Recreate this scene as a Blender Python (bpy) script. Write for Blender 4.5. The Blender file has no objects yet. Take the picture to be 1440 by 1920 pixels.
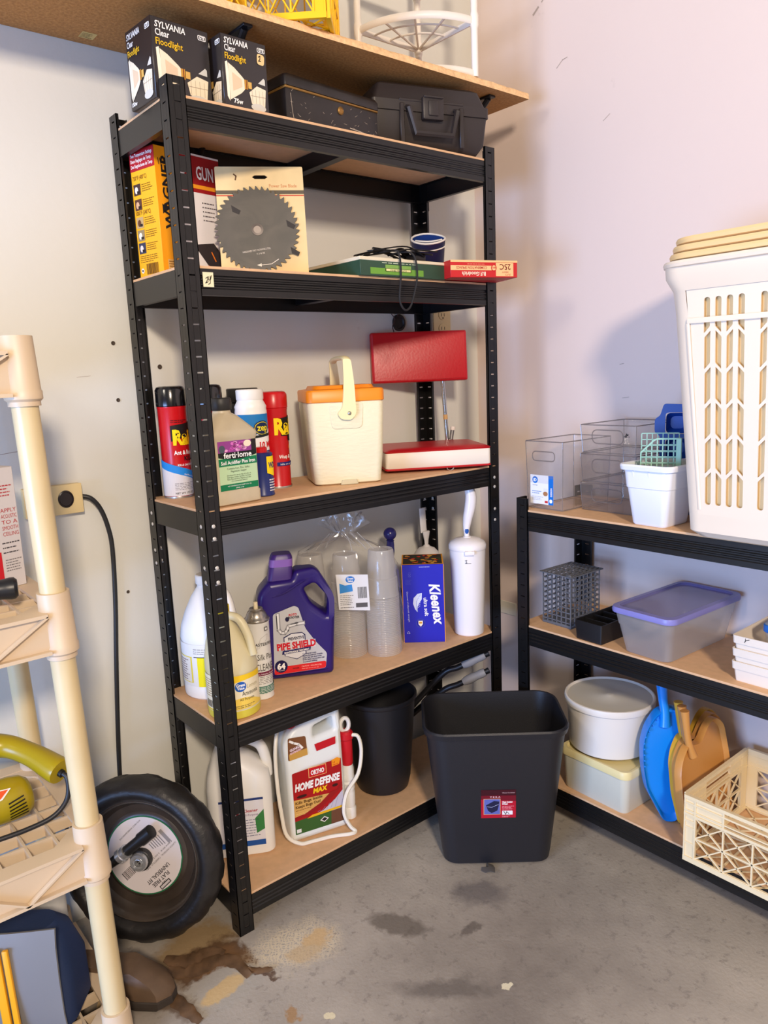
import bpy, bmesh, math, random
from mathutils import Vector, Matrix
from mathutils.geometry import tessellate_polygon
random.seed(7)
PI = math.pi
scn = bpy.context.scene
COL = scn.collection

# ------------------------------------------------------------------ camera
cam_d = bpy.data.cameras.new('camera')
cam = bpy.data.objects.new('camera', cam_d)
COL.objects.link(cam)
YAW, PITCH, ROLL = 0.687392, -0.182149, -0.0422296
F = Vector((math.sin(YAW) * math.cos(PITCH), math.cos(YAW) * math.cos(PITCH), math.sin(PITCH)))
R0 = Vector((math.cos(YAW), -math.sin(YAW), 0))
U0 = R0.cross(F)
RR = R0 * math.cos(ROLL) + U0 * math.sin(ROLL)
UU = -R0 * math.sin(ROLL) + U0 * math.cos(ROLL)
m = Matrix((RR, UU, -F)).transposed().to_4x4()
m.translation = Vector((-0.67331, -1.39610, 1.24295))
cam.matrix_world = m
cam_d.sensor_fit = 'HORIZONTAL'
cam_d.sensor_width = 36
cam_d.lens = 36 * 1411.96 / 1440
cam_d.clip_start = 0.02
scn.camera = cam
try:
    scn.cycles.transparent_max_bounces = 32
except Exception:
    pass

# ------------------------------------------------------------------ light
scn.view_settings.view_transform = 'Standard'
scn.view_settings.look = 'None'
scn.view_settings.gamma = 1
scn.view_settings.use_curve_mapping = False
scn.view_settings.exposure = 0.02
w = bpy.data.worlds.new('world'); scn.world = w
w.use_nodes = True
bg = w.node_tree.nodes['Background']
bg.inputs['Color'].default_value = (1.0, 0.93, 0.87, 1)
bg.inputs['Strength'].default_value = 0.34







def area(name, loc, target, sx, sy, power, col):
    l = bpy.data.lights.new(name, 'AREA')
    l.shape = 'RECTANGLE'; l.size = sx; l.size_y = sy
    l.energy = power; l.color = col
    o = bpy.data.objects.new(name, l); COL.objects.link(o)
    o.location = loc
    o.rotation_euler = (Vector(target) - Vector(loc)).to_track_quat('-Z', 'Y').to_euler()
    return o


area('garage_door_daylight', (-3.6, -1.05, 0.70), (0.8, -0.4, 0.6), 1.8, 1.2, 172, (0.30, 0.51, 1.0))
area('ceiling_lamp_warm', (-1.4, -3.2, 2.55), (0.6, 0.0, 1.2), 0.35, 0.35, 118, (1.0, 0.82, 0.64))
area('ceiling_lamp_neutral', (-2.2, -0.5, 2.4), (0.5, 0.0, 1.5), 0.4, 0.4, 16, (1.0, 0.90, 0.76))


# ------------------------------------------------------------------ materials
def lin(c):
    return tuple(((x / 255) / 12.92 if x / 255 <= 0.04045 else ((x / 255 + 0.055) / 1.055) ** 2.4) for x in c)


MATS = {}


def M(name, rgb=None, rough=0.5, metal=0.0, var=0.0, vscale=8, bump=0.0, bscale=200, spec=0.5, coat=0.0, alpha=None, sss=0.0):
    if name in MATS:
        return MATS[name]
    mt = bpy.data.materials.new(name); mt.use_nodes = True
    MATS[name] = mt
    nt = mt.node_tree; b = nt.nodes['Principled BSDF']
    c = lin(rgb)
    b.inputs['Base Color'].default_value = (*c, 1)
    b.inputs['Roughness'].default_value = rough
    b.inputs['Metallic'].default_value = metal
    b.inputs['Specular IOR Level'].default_value = spec
    b.inputs['Coat Weight'].default_value = coat
    if sss:
        b.inputs['Subsurface Weight'].default_value = sss
        b.inputs['Subsurface Radius'].default_value = (.01, .01, .01)
        b.inputs['Subsurface Scale'].default_value = .5
    if var or bump:
        tc = nt.nodes.new('ShaderNodeTexCoord')
    if var:
        n = nt.nodes.new('ShaderNodeTexNoise'); n.inputs['Scale'].default_value = vscale; n.inputs['Detail'].default_value = 5
        nt.links.new(tc.outputs['Object'], n.inputs['Vector'])
        r = nt.nodes.new('ShaderNodeValToRGB')
        r.color_ramp.elements[0].position = .3; r.color_ramp.elements[1].position = .7
        r.color_ramp.elements[0].color = (*[x * (1 - var) for x in c], 1)
        r.color_ramp.elements[1].color = (*[min(1, x * (1 + var)) for x in c], 1)
        nt.links.new(n.outputs['Fac'], r.inputs['Fac'])
        nt.links.new(r.outputs['Color'], b.inputs['Base Color'])
    if bump:
        n2 = nt.nodes.new('ShaderNodeTexNoise'); n2.inputs['Scale'].default_value = bscale; n2.inputs['Detail'].default_value = 3
        nt.links.new(tc.outputs['Object'], n2.inputs['Vector'])
        bp = nt.nodes.new('ShaderNodeBump'); bp.inputs['Strength'].default_value = bump; bp.inputs['Distance'].default_value = .002
        nt.links.new(n2.outputs['Fac'], bp.inputs['Height'])
        nt.links.new(bp.outputs['Normal'], b.inputs['Normal'])
    return mt


def clear(name, rgb, body=0.18, gloss=1.0, rough=0.08, frost=0.0):
    """thin see-through plastic: part body colour, part straight-through, fresnel gloss"""
    if name in MATS:
        return MATS[name]
    mt = bpy.data.materials.new(name); mt.use_nodes = True; MATS[name] = mt
    nt = mt.node_tree
    for n in list(nt.nodes):
        nt.nodes.remove(n)
    out = nt.nodes.new('ShaderNodeOutputMaterial')
    tr = nt.nodes.new('ShaderNodeBsdfTransparent'); tr.inputs['Color'].default_value = (*[0.88 + 0.12 * x for x in lin(rgb)], 1)
    df = nt.nodes.new('ShaderNodeBsdfDiffuse'); df.inputs['Color'].default_value = (*lin(rgb), 1)
    tl = nt.nodes.new('ShaderNodeBsdfTranslucent'); tl.inputs['Color'].default_value = (*lin(rgb), 1)
    m0 = nt.nodes.new('ShaderNodeMixShader'); m0.inputs[0].default_value = .4
    nt.links.new(df.outputs[0], m0.inputs[1]); nt.links.new(tl.outputs[0], m0.inputs[2])
    m1 = nt.nodes.new('ShaderNodeMixShader'); m1.inputs[0].default_value = body
    nt.links.new(tr.outputs[0], m1.inputs[1]); nt.links.new(m0.outputs[0], m1.inputs[2])
    gl = nt.nodes.new('ShaderNodeBsdfGlossy'); gl.inputs['Roughness'].default_value = rough
    fr = nt.nodes.new('ShaderNodeLayerWeight'); fr.inputs['Blend'].default_value = .5
    pw_ = nt.nodes.new('ShaderNodeMath'); pw_.operation = 'POWER'; pw_.inputs[1].default_value = 4
    nt.links.new(fr.outputs['Facing'], pw_.inputs[0])
    mu = nt.nodes.new('ShaderNodeMath'); mu.operation = 'MULTIPLY_ADD'; mu.inputs[1].default_value = .45 * gloss; mu.inputs[2].default_value = .035 * gloss
    nt.links.new(pw_.outputs[0], mu.inputs[0])
    m2 = nt.nodes.new('ShaderNodeMixShader')
    nt.links.new(mu.outputs[0], m2.inputs[0]); nt.links.new(m1.outputs[0], m2.inputs[1]); nt.links.new(gl.outputs[0], m2.inputs[2])
    nt.links.new(m2.outputs[0], out.inputs['Surface'])
    return mt


# ------------------------------------------------------------------ mesh helpers
def V(*a):
    return Vector(a)


def obj(name, bm, mat, parent=None, smooth=38, recalc=True):
    if recalc:
        bmesh.ops.recalc_face_normals(bm, faces=bm.faces[:])
    lim = math.radians(smooth)
    for f in bm.faces:
        f.smooth = smooth > 0
    for e in bm.edges:
        if len(e.link_faces) == 2:
            try:
                e.smooth = e.calc_face_angle(0) < lim
            except Exception:
                pass
    me = bpy.data.meshes.new(name); bm.to_mesh(me); bm.free()
    o = bpy.data.objects.new(name, me)
    for x in (mat if isinstance(mat, (list, tuple)) else [mat]):
        me.materials.append(x)
    COL.objects.link(o)
    if parent:
        o.parent = parent
    return o


def thing(name, label, cat, loc=(0, 0, 0), rz=0, group=None, rx=0, ry=0):
    o = bpy.data.objects.new(name, None); COL.objects.link(o)
    o.empty_display_size = .05
    o.location = loc; o.rotation_euler = (math.radians(rx), math.radians(ry), math.radians(rz))
    o['label'] = label; o['category'] = cat
    if group:
        o['group'] = group
    return o


def tag(o, label, cat, group=None):
    o['label'] = label; o['category'] = cat
    if group:
        o['group'] = group
    return o


def NB():
    return bmesh.new()


def box(bm, x0, x1, y0, y1, z0, z1, bev=0, seg=1, mi=0):
    b2 = bmesh.new()
    vs = [b2.verts.new(p) for p in ((x0, y0, z0), (x1, y0, z0), (x1, y1, z0), (x0, y1, z0), (x0, y0, z1), (x1, y0, z1), (x1, y1, z1), (x0, y1, z1))]
    for q in ((3, 2, 1, 0), (4, 5, 6, 7), (0, 1, 5, 4), (1, 2, 6, 5), (2, 3, 7, 6), (3, 0, 4, 7)):
        b2.faces.new([vs[i] for i in q]).material_index = mi
    if bev:
        bmesh.ops.bevel(b2, geom=b2.edges[:], offset=bev, segments=seg, profile=.5, affect='EDGES')
    join(bm, b2)
    return bm


def join(bm, b2, mat=None):
    mp = {}
    for v in b2.verts:
        co = mat @ v.co if mat else v.co
        mp[v] = bm.verts.new(co)
    for f in b2.faces:
        try:
            nf = bm.faces.new([mp[v] for v in f.verts]); nf.material_index = f.material_index; nf.smooth = f.smooth
        except ValueError:
            pass
    b2.free()
    return bm


def rrect(hx, hy, r, n=5, cx=0, cy=0):
    r = max(1e-5, min(r, hx, hy))
    out = []
    for (sx, sy, a0) in ((1, 1, 0), (-1, 1, PI / 2), (-1, -1, PI), (1, -1, 1.5 * PI)):
        for i in range(n + 1):
            a = a0 + (PI / 2) * i / n
            out.append((cx + sx * (hx - r) + r * math.cos(a), cy + sy * (hy - r) + r * math.sin(a)))
    return out


def rings(bm, rs, cap0=True, cap1=True, closed=True):
    """bridge a list of equally long point loops"""
    vl = [[bm.verts.new(p) for p in r] for r in rs]
    n = len(vl[0])
    for a, b in zip(vl[:-1], vl[1:]):
        for i in range(n if closed else n - 1):
            j = (i + 1) % n
            try:
                bm.faces.new((a[i], a[j], b[j], b[i]))
            except ValueError:
                pass
    if cap0:
        bm.faces.new(vl[0][::-1])
    if cap1:
        bm.faces.new(vl[-1])
    return bm


def loft(bm, secs, n=5, cap0=True, cap1=True):
    """secs: (z, hx, hy, r[, cx, cy]) rounded rectangles"""
    rs = []
    for s in secs:
        z, hx, hy, r = s[:4]
        cx, cy = (s[4], s[5]) if len(s) > 4 else (0, 0)
        rs.append([(x, y, z) for x, y in rrect(hx, hy, r, n, cx, cy)])
    return rings(bm, rs, cap0, cap1)


def lathe(bm, prof, n=32, cap0=True, cap1=True, cx=0, cy=0, sy=1.0):
    rs = [[(cx + r * math.cos(2 * PI * i / n), cy + sy * r * math.sin(2 * PI * i / n), z) for i in range(n)] for r, z in prof]
    return rings(bm, rs, cap0, cap1)


def smooth_path(pts, sub=6, closed=False):
    P = [Vector(p) for p in pts]
    out = []
    n = len(P)
    for i in range(n if closed else n - 1):
        p0 = P[(i - 1) % n] if (closed or i > 0) else P[0]
        p1 = P[i]; p2 = P[(i + 1) % n]
        p3 = P[(i + 2) % n] if (closed or i + 2 < n) else P[-1]
        for k in range(sub):
            t = k / sub
            out.append(0.5 * ((2 * p1) + (-p0 + p2) * t + (2 * p0 - 5 * p1 + 4 * p2 - p3) * t * t + (-p0 + 3 * p1 - 3 * p2 + p3) * t ** 3))
    if not closed:
        out.append(P[-1])
    return out


def tube(bm, pts, r, n=8, closed=False, cap=True, flat=None):
    """tube along pts; r number or list; flat=(a,b) gives an a x b oval/ribbon section with b along 'up'"""
    P = [Vector(p) for p in pts]
    N = len(P)
    T = []
    for i in range(N):
        a = P[(i + 1) % N] if (closed or i < N - 1) else P[i]
        b = P[(i - 1) % N] if (closed or i > 0) else P[i]
        t = a - b
        T.append(t.normalized() if t.length > 1e-9 else Vector((0, 0, 1)))
    up = Vector((0, 0, 1))
    if abs(T[0].dot(up)) > .95:
        up = Vector((0, 1, 0))
    u = (up - T[0] * up.dot(T[0])).normalized()
    rs = []
    for i in range(N):
        u = (u - T[i] * u.dot(T[i]))
        u = u.normalized() if u.length > 1e-6 else T[i].orthogonal().normalized()
        v = T[i].cross(u)
        rad = r[i] if isinstance(r, (list, tuple)) else r
        ra, rb = (flat if flat else (rad, rad))
        rs.append([tuple(P[i] + v * (ra * math.cos(2 * PI * k / n)) + u * (rb * math.sin(2 * PI * k / n))) for k in range(n)])
    if closed:
        rs.append(rs[0])
        rings(bm, rs, False, False)
        bmesh.ops.remove_doubles(bm, verts=bm.verts[:], dist=1e-6)
    else:
        rings(bm, rs, cap, cap)
    return bm


def bar(bm, a, b, w, h=None, up=(0, 0, 1)):
    """rectangular bar from a to b, w across, h along up"""
    a = Vector(a); b = Vector(b); h = h or w
    t = (b - a).normalized(); up = Vector(up)
    if abs(t.dot(up)) > .99:
        up = Vector((1, 0, 0))
    s = t.cross(up).normalized(); u = s.cross(t)
    r0 = [a + s * (i * w / 2) + u * (j * h / 2) for i, j in ((-1, -1), (1, -1), (1, 1), (-1, 1))]
    r1 = [p + (b - a) for p in r0]
    return rings(bm, [r0, r1])


def prism(bm, loops, y0, y1, mi=0):
    """extrude outline loops (first outer, rest holes; (x,z) points) from y0 to y1"""
    tris = tessellate_polygon([[Vector((p[0], p[1], 0)) for p in l] for l in loops])
    flat = [p for l in loops for p in l]
    va = [bm.verts.new((p[0], y0, p[1])) for p in flat]
    vb = [bm.verts.new((p[0], y1, p[1])) for p in flat]
    for t in tris:
        for vv, s in ((va, 1), (vb, -1)):
            try:
                bm.faces.new([vv[i] for i in t][::s]).material_index = mi
            except ValueError:
                pass
    k = 0
    for l in loops:
        n = len(l)
        for i in range(n):
            j = (i + 1) % n
            try:
                bm.faces.new((va[k + i], va[k + j], vb[k + j], vb[k + i])).material_index = mi
            except ValueError:
                pass
        k += n
    return bm


def puffy(loops, thick, bev, res=3, smooth_pts=False):
    """a filled curve outline (with holes) in XZ, thickness along Y, rounded edges -> bmesh"""
    cu = bpy.data.curves.new('tmp', 'CURVE'); cu.dimensions = '2D'; cu.fill_mode = 'BOTH'
    cu.extrude = max(1e-4, thick / 2 - bev); cu.bevel_depth = bev; cu.bevel_resolution = res; cu.offset = -bev
    for l in loops:
        s = cu.splines.new('POLY'); s.points.add(len(l) - 1); s.use_cyclic_u = True
        for q, p in zip(s.points, l):
            q.co = (p[0], p[1], 0, 1)
    o = bpy.data.objects.new('tmp', cu)
    me = bpy.data.meshes.new_from_object(o)
    bm = bmesh.new(); bm.from_mesh(me)
    bmesh.ops.remove_doubles(bm, verts=bm.verts[:], dist=1e-5)
    for v in bm.verts:
        x, y, z = v.co
        v.co = (x, -z, y)
    bpy.data.objects.remove(o); bpy.data.curves.remove(cu); bpy.data.meshes.remove(me)
    return bm


def rpoly(pts, r, n=4):
    """round the corners of a polygon (r number or list)"""
    out = []
    N = len(pts)
    for i in range(N):
        p = Vector(pts[i]).to_2d() if len(pts[i]) > 2 else Vector(pts[i])
        a = Vector(pts[i - 1]); b = Vector(pts[(i + 1) % N])
        rr = r[i] if isinstance(r, (list, tuple)) else r
        da = a - p; db = b - p
        k = min(rr, da.length * .45, db.length * .45)
        if k < 1e-5:
            out.append(tuple(p)); continue
        s = p + da.normalized() * k; e = p + db.normalized() * k
        for j in range(n + 1):
            t = j / n
            q = s * (1 - t) ** 2 + p * 2 * t * (1 - t) + e * t * t
            out.append((q.x, q.y))
    return out


def circ(cx, cy, r, n=16, ry=None):
    return [(cx + r * math.cos(2 * PI * i / n), cy + (ry or r) * math.sin(2 * PI * i / n)) for i in range(n)]


# ------------------------------------------------------------------ printed labels
INK = {}


def ink(rgb):
    if rgb not in INK:
        INK[rgb] = M('print_%02x%02x%02x' % rgb, rgb, .55, spec=.25)
    return INK[rgb]


TXT = {}


def text_tris(s, bold, shear):
    key = (s, bold, shear)
    if key not in TXT:
        cu = bpy.data.curves.new('tmp', 'FONT'); cu.body = s; cu.size = 1; cu.shear = shear; cu.offset = bold; cu.resolution_u = 2
        cu.fill_mode = 'FRONT'
        o = bpy.data.objects.new('tmp', cu)
        me = bpy.data.meshes.new_from_object(o)
        TXT[key] = ([tuple(v.co[:2]) for v in me.vertices], [tuple(p.vertices) for p in me.polygons])
        bpy.data.objects.remove(o); bpy.data.curves.remove(cu); bpy.data.meshes.remove(me)
    return TXT[key]


class Label:
    """flat print collected into one mesh; fn maps (u, v, lift) to a point on the thing"""

    def __init__(s, fn, step=None, base=.0004, lay=.0003):
        s.fn, s.step, s.base, s.lay = fn, step, base, lay
        s.v, s.f, s.mats, s.mi = [], [], [], []

    def _m(s, c):
        mt = ink(c) if isinstance(c, tuple) else c
        if mt not in s.mats:
            s.mats.append(mt)
        return s.mats.index(mt)

    def strip(s, u0, u1, lo, hi, c, l=0, n=None):
        n = n or (max(1, int(abs(u1 - u0) / s.step)) if s.step else 1)
        d = s.base + s.lay * l; k = len(s.v); mi = s._m(c)
        for i in range(n + 1):
            u = u0 + (u1 - u0) * i / n
            s.v.append(s.fn(u, lo(u), d)); s.v.append(s.fn(u, hi(u), d))
        for i in range(n):
            a = k + 2 * i
            s.f.append((a, a + 2, a + 3, a + 1)); s.mi.append(mi)

    def rect(s, u0, v0, u1, v1, c, l=0):
        s.strip(u0, u1, lambda u: v0, lambda u: v1, c, l)

    def ell(s, cu, cv, ru, rv, c, l=1, n=20):
        g = lambda u: rv * math.sqrt(max(0, 1 - ((u - cu) / ru) ** 2))
        s.strip(cu - ru, cu + ru, lambda u: cv - g(u), lambda u: cv + g(u), c, l, n)

    def poly(s, pts, c, l=0):
        d = s.base + s.lay * l; k = len(s.v); mi = s._m(c)
        tr = tessellate_polygon([[Vector((p[0], p[1], 0)) for p in pts]])
        s.v += [s.fn(p[0], p[1], d) for p in pts]
        for t in tr:
            s.f.append(tuple(k + i for i in t)); s.mi.append(mi)

    def line(s, pts, w, c, l=2):
        for (a, b) in zip(pts[:-1], pts[1:]):
            dx, dy = b[0] - a[0], b[1] - a[1]; q = math.hypot(dx, dy) or 1
            nx, ny = -dy / q * w / 2, dx / q * w / 2
            ex, ey = dx / q * w * .3, dy / q * w * .3
            s.poly([(a[0] + nx - ex, a[1] + ny - ey), (a[0] - nx - ex, a[1] - ny - ey), (b[0] - nx + ex, b[1] - ny + ey), (b[0] + nx + ex, b[1] + ny + ey)], c, l)

    def text(s, t, u, v, size, c, l=2, align='l', bold=.0, shear=0, rot=0, w=None, hs=1.0):
        vs, fs = text_tris(t, bold, shear)
        if not vs:
            return
        x0 = min(p[0] for p in vs); x1 = max(p[0] for p in vs)
        sx = size * hs
        if w:
            sx = w / (x1 - x0)
        off = {'l': x0, 'c': (x0 + x1) / 2, 'r': x1}[align]
        d = s.base + s.lay * l; k = len(s.v); mi = s._m(c)
        ca, sa = math.cos(math.radians(rot)), math.sin(math.radians(rot))
        for p in vs:
            a, b = (p[0] - off) * sx, p[1] * size
            s.v.append(s.fn(u + a * ca - b * sa, v + a * sa + b * ca, d))
        for f in fs:
            s.f.append(tuple(k + i for i in f)); s.mi.append(mi)

    def lines(s, u0, u1, v, dv, n, c, h=.001, l=2, jit=.3, seed=1):
        """rows of print too small to read"""
        rg = random.Random(seed)
        for i in range(n):
            e = u1 - (u1 - u0) * jit * rg.random()
            a = u0
            while a < e:
                b = min(e, a + (u1 - u0) * (.06 + .14 * rg.random()))
                s.rect(a, v - dv * i, b, v - dv * i + h, c, l)
                a = b + (u1 - u0) * .03

    def bars(s, u0, u1, v0, v1, c, n=16, l=2, seed=3):
        rg = random.Random(seed); a = u0
        st = (u1 - u0) / n
        while a < u1 - st * .4:
            wd = st * (.25 + .5 * rg.random()); s.rect(a, v0, min(u1, a + wd), v1, c, l); a += wd + st * (.25 + .35 * rg.random())

    def build(s, parent, name='label', label=None):
        me = bpy.data.meshes.new(name); me.from_pydata([tuple(p) for p in s.v], [], s.f)
        for mt in s.mats:
            me.materials.append(mt)
        for p, i in zip(me.polygons, s.mi):
            p.material_index = i
        o = bpy.data.objects.new(name, me); COL.objects.link(o); o.parent = parent
        if label:
            o['label'] = label
        return o


def front(y):
    return lambda u, v, d: (u, y - d, v)


def sidex(x, s=-1):
    """label on a face pointing along s*x; u runs to the reader's right"""
    return lambda u, v, d: (x + s * d, -s * -u if s > 0 else -u, v)


def cyl(R, a0=0.0, cx=0, cy=0):
    return lambda u, v, d: (cx + (R + d) * math.sin(u / R + a0), cy - (R + d) * math.cos(u / R + a0), v)


WHITE = (245, 243, 240); BLACK = (22, 20, 22)
# ------------------------------------------------------------------ the room
WX, WY = 1.1473, 0.3132          # right wall plane x, back wall plane y


def wall_material(name, base, tint):
    mt = bpy.data.materials.new(name); mt.use_nodes = True
    nt = mt.node_tree; b = nt.nodes['Principled BSDF']; L = nt.links
    tc = nt.nodes.new('ShaderNodeTexCoord')

    def noise(scale, detail=4, rough=.5):
        n = nt.nodes.new('ShaderNodeTexNoise'); n.inputs['Scale'].default_value = scale; n.inputs['Detail'].default_value = detail
        n.inputs['Roughness'].default_value = rough
        L.new(tc.outputs['Object'], n.inputs['Vector']); return n
    n1 = noise(1.6, 3)
    mx = nt.nodes.new('ShaderNodeMix'); mx.data_type = 'RGBA'
    mx.inputs[6].default_value = (*lin(base), 1); mx.inputs[7].default_value = (*lin(tint), 1)
    L.new(n1.outputs['Fac'], mx.inputs[0])
    # small scuffs
    n2 = noise(9, 6, .6)
    r2 = nt.nodes.new('ShaderNodeValToRGB'); r2.color_ramp.elements[0].position = .70; r2.color_ramp.elements[1].position = .78
    L.new(n2.outputs['Fac'], r2.inputs['Fac'])
    sc = nt.nodes.new('ShaderNodeMath'); sc.operation = 'MULTIPLY'; sc.inputs[1].default_value = .35
    L.new(r2.outputs['Color'], sc.inputs[0])
    m2 = nt.nodes.new('ShaderNodeMix'); m2.data_type = 'RGBA'; m2.inputs[7].default_value = (*lin((168, 150, 138)), 1)
    L.new(sc.outputs[0], m2.inputs[0]); L.new(mx.outputs[2], m2.inputs[6])
    L.new(m2.outputs[2], b.inputs['Base Color'])
    b.inputs['Roughness'].default_value = .62
    b.inputs['Specular IOR Level'].default_value = .3
    n3 = noise(60, 4)
    bp = nt.nodes.new('ShaderNodeBump'); bp.inputs['Strength'].default_value = .12; bp.inputs['Distance'].default_value = .003
    L.new(n3.outputs['Fac'], bp.inputs['Height']); L.new(bp.outputs['Normal'], b.inputs['Normal'])
    return mt


def floor_material():
    mt = bpy.data.materials.new('concrete_floor'); mt.use_nodes = True
    nt = mt.node_tree; b = nt.nodes['Principled BSDF']; L = nt.links
    tc = nt.nodes.new('ShaderNodeTexCoord')

    def noise(scale, detail=5, rough=.55, out='Fac'):
        n = nt.nodes.new('ShaderNodeTexNoise'); n.inputs['Scale'].default_value = scale; n.inputs['Detail'].default_value = detail
        n.inputs['Roughness'].default_value = rough
        L.new(tc.outputs['Object'], n.inputs['Vector']); return n

    def ramp(src, p0, p1, c0=(0, 0, 0), c1=(1, 1, 1)):
        r = nt.nodes.new('ShaderNodeValToRGB'); r.color_ramp.elements[0].position = p0; r.color_ramp.elements[1].position = p1
        r.color_ramp.elements[0].color = (*c0, 1); r.color_ramp.elements[1].color = (*c1, 1)
        L.new(src, r.inputs['Fac']); return r.outputs['Color']

    def mix(fac, a, c):
        mx = nt.nodes.new('ShaderNodeMix'); mx.data_type = 'RGBA'
        L.new(fac, mx.inputs[0]); L.new(a, mx.inputs[6]); mx.inputs[7].default_value = (*lin(c), 1)
        return mx.outputs[2]
    base = ramp(noise(3.0, 6).outputs['Fac'], .3, .72, lin((148, 141, 132)), lin((184, 176, 165)))
    sp = ramp(noise(38, 5, .7).outputs['Fac'], .36, .44, (1, 1, 1), (0, 0, 0))
    k = nt.nodes.new('ShaderNodeMath'); k.operation = 'MULTIPLY'; k.inputs[1].default_value = .35; L.new(sp, k.inputs[0])
    col = mix(k.outputs[0], base, (96, 90, 86))
    li = ramp(noise(22, 4, .7).outputs['Fac'], .66, .74)
    k = nt.nodes.new('ShaderNodeMath'); k.operation = 'MULTIPLY'; k.inputs[1].default_value = .3; L.new(li, k.inputs[0])
    col = mix(k.outputs[0], col, (205, 198, 186))
    wob = noise(14, 4, .6)
    w1 = noise(11, 5, .65); w2 = noise(45, 3, .6)
    s1 = nt.nodes.new('ShaderNodeVectorMath'); s1.operation = 'SUBTRACT'; s1.inputs[1].default_value = (.5, .5, .5); L.new(w1.outputs['Color'], s1.inputs[0])
    k1 = nt.nodes.new('ShaderNodeVectorMath'); k1.operation = 'SCALE'; k1.inputs['Scale'].default_value = .10; L.new(s1.outputs[0], k1.inputs[0])
    s2 = nt.nodes.new('ShaderNodeVectorMath'); s2.operation = 'SUBTRACT'; s2.inputs[1].default_value = (.5, .5, .5); L.new(w2.outputs['Color'], s2.inputs[0])
    k2 = nt.nodes.new('ShaderNodeVectorMath'); k2.operation = 'SCALE'; k2.inputs['Scale'].default_value = .03; L.new(s2.outputs[0], k2.inputs[0])
    ad = nt.nodes.new('ShaderNodeVectorMath'); L.new(tc.outputs['Object'], ad.inputs[0]); L.new(k1.outputs[0], ad.inputs[1])
    ad2 = nt.nodes.new('ShaderNodeVectorMath'); L.new(ad.outputs[0], ad2.inputs[0]); L.new(k2.outputs[0], ad2.inputs[1])
    adm = nt.nodes.new('ShaderNodeVectorMath'); L.new(tc.outputs['Object'], adm.inputs[0]); L.new(k2.outputs[0], adm.inputs[1])

    def hatch(rot):
        mp = nt.nodes.new('ShaderNodeMapping'); mp.inputs['Rotation'].default_value = (0, 0, math.radians(rot)); L.new(adm.outputs[0], mp.inputs['Vector'])
        wv = nt.nodes.new('ShaderNodeTexWave'); wv.inputs['Scale'].default_value = 42; wv.inputs['Distortion'].default_value = 1.5; wv.inputs['Detail'].default_value = 2; L.new(mp.outputs[0], wv.inputs['Vector'])
        return ramp(wv.outputs['Fac'], .45, .6)

    def stain(col, cx, cy, rx, ry, rot, rgb, strength, soft=.35, wobble=.5, warp=1, hat=False):
        mp = nt.nodes.new('ShaderNodeMapping'); mp.vector_type = 'TEXTURE'
        mp.inputs['Location'].default_value = (cx, cy, 0); mp.inputs['Rotation'].default_value = (0, 0, math.radians(rot))
        mp.inputs['Scale'].default_value = (rx, ry, 1)
        L.new((adm, ad2)[warp].outputs[0], mp.inputs['Vector'])
        ln = nt.nodes.new('ShaderNodeVectorMath'); ln.operation = 'LENGTH'; L.new(mp.outputs[0], ln.inputs[0])
        a = nt.nodes.new('ShaderNodeMath'); a.operation = 'MULTIPLY_ADD'; a.inputs[1].default_value = wobble; L.new(wob.outputs['Fac'], a.inputs[0]); L.new(ln.outputs['Value'], a.inputs[2])
        r = ramp(a.outputs[0], max(0, .95 + wobble / 2 - soft) / 2, (1.0 + wobble / 2) / 2, (strength,) * 3, (0, 0, 0))
        # ramp input is halved so that the ellipse edge sits inside 0..1
        h = nt.nodes.new('ShaderNodeMath'); h.operation = 'MULTIPLY'; h.inputs[1].default_value = .5
        L.new(a.outputs[0], h.inputs[0])
        rn = r.node; L.new(h.outputs[0], rn.inputs['Fac'])
        if hat:
            h1 = hatch(32); h2 = hatch(122)
            mm = nt.nodes.new('ShaderNodeMath'); mm.operation = 'MAXIMUM'; L.new(h1, mm.inputs[0]); L.new(h2, mm.inputs[1])
            m3 = nt.nodes.new('ShaderNodeMath'); m3.operation = 'MULTIPLY'; L.new(mm.outputs[0], m3.inputs[0]); L.new(r, m3.inputs[1]); r = m3.outputs[0]
        return mix(r, col, rgb)
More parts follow.
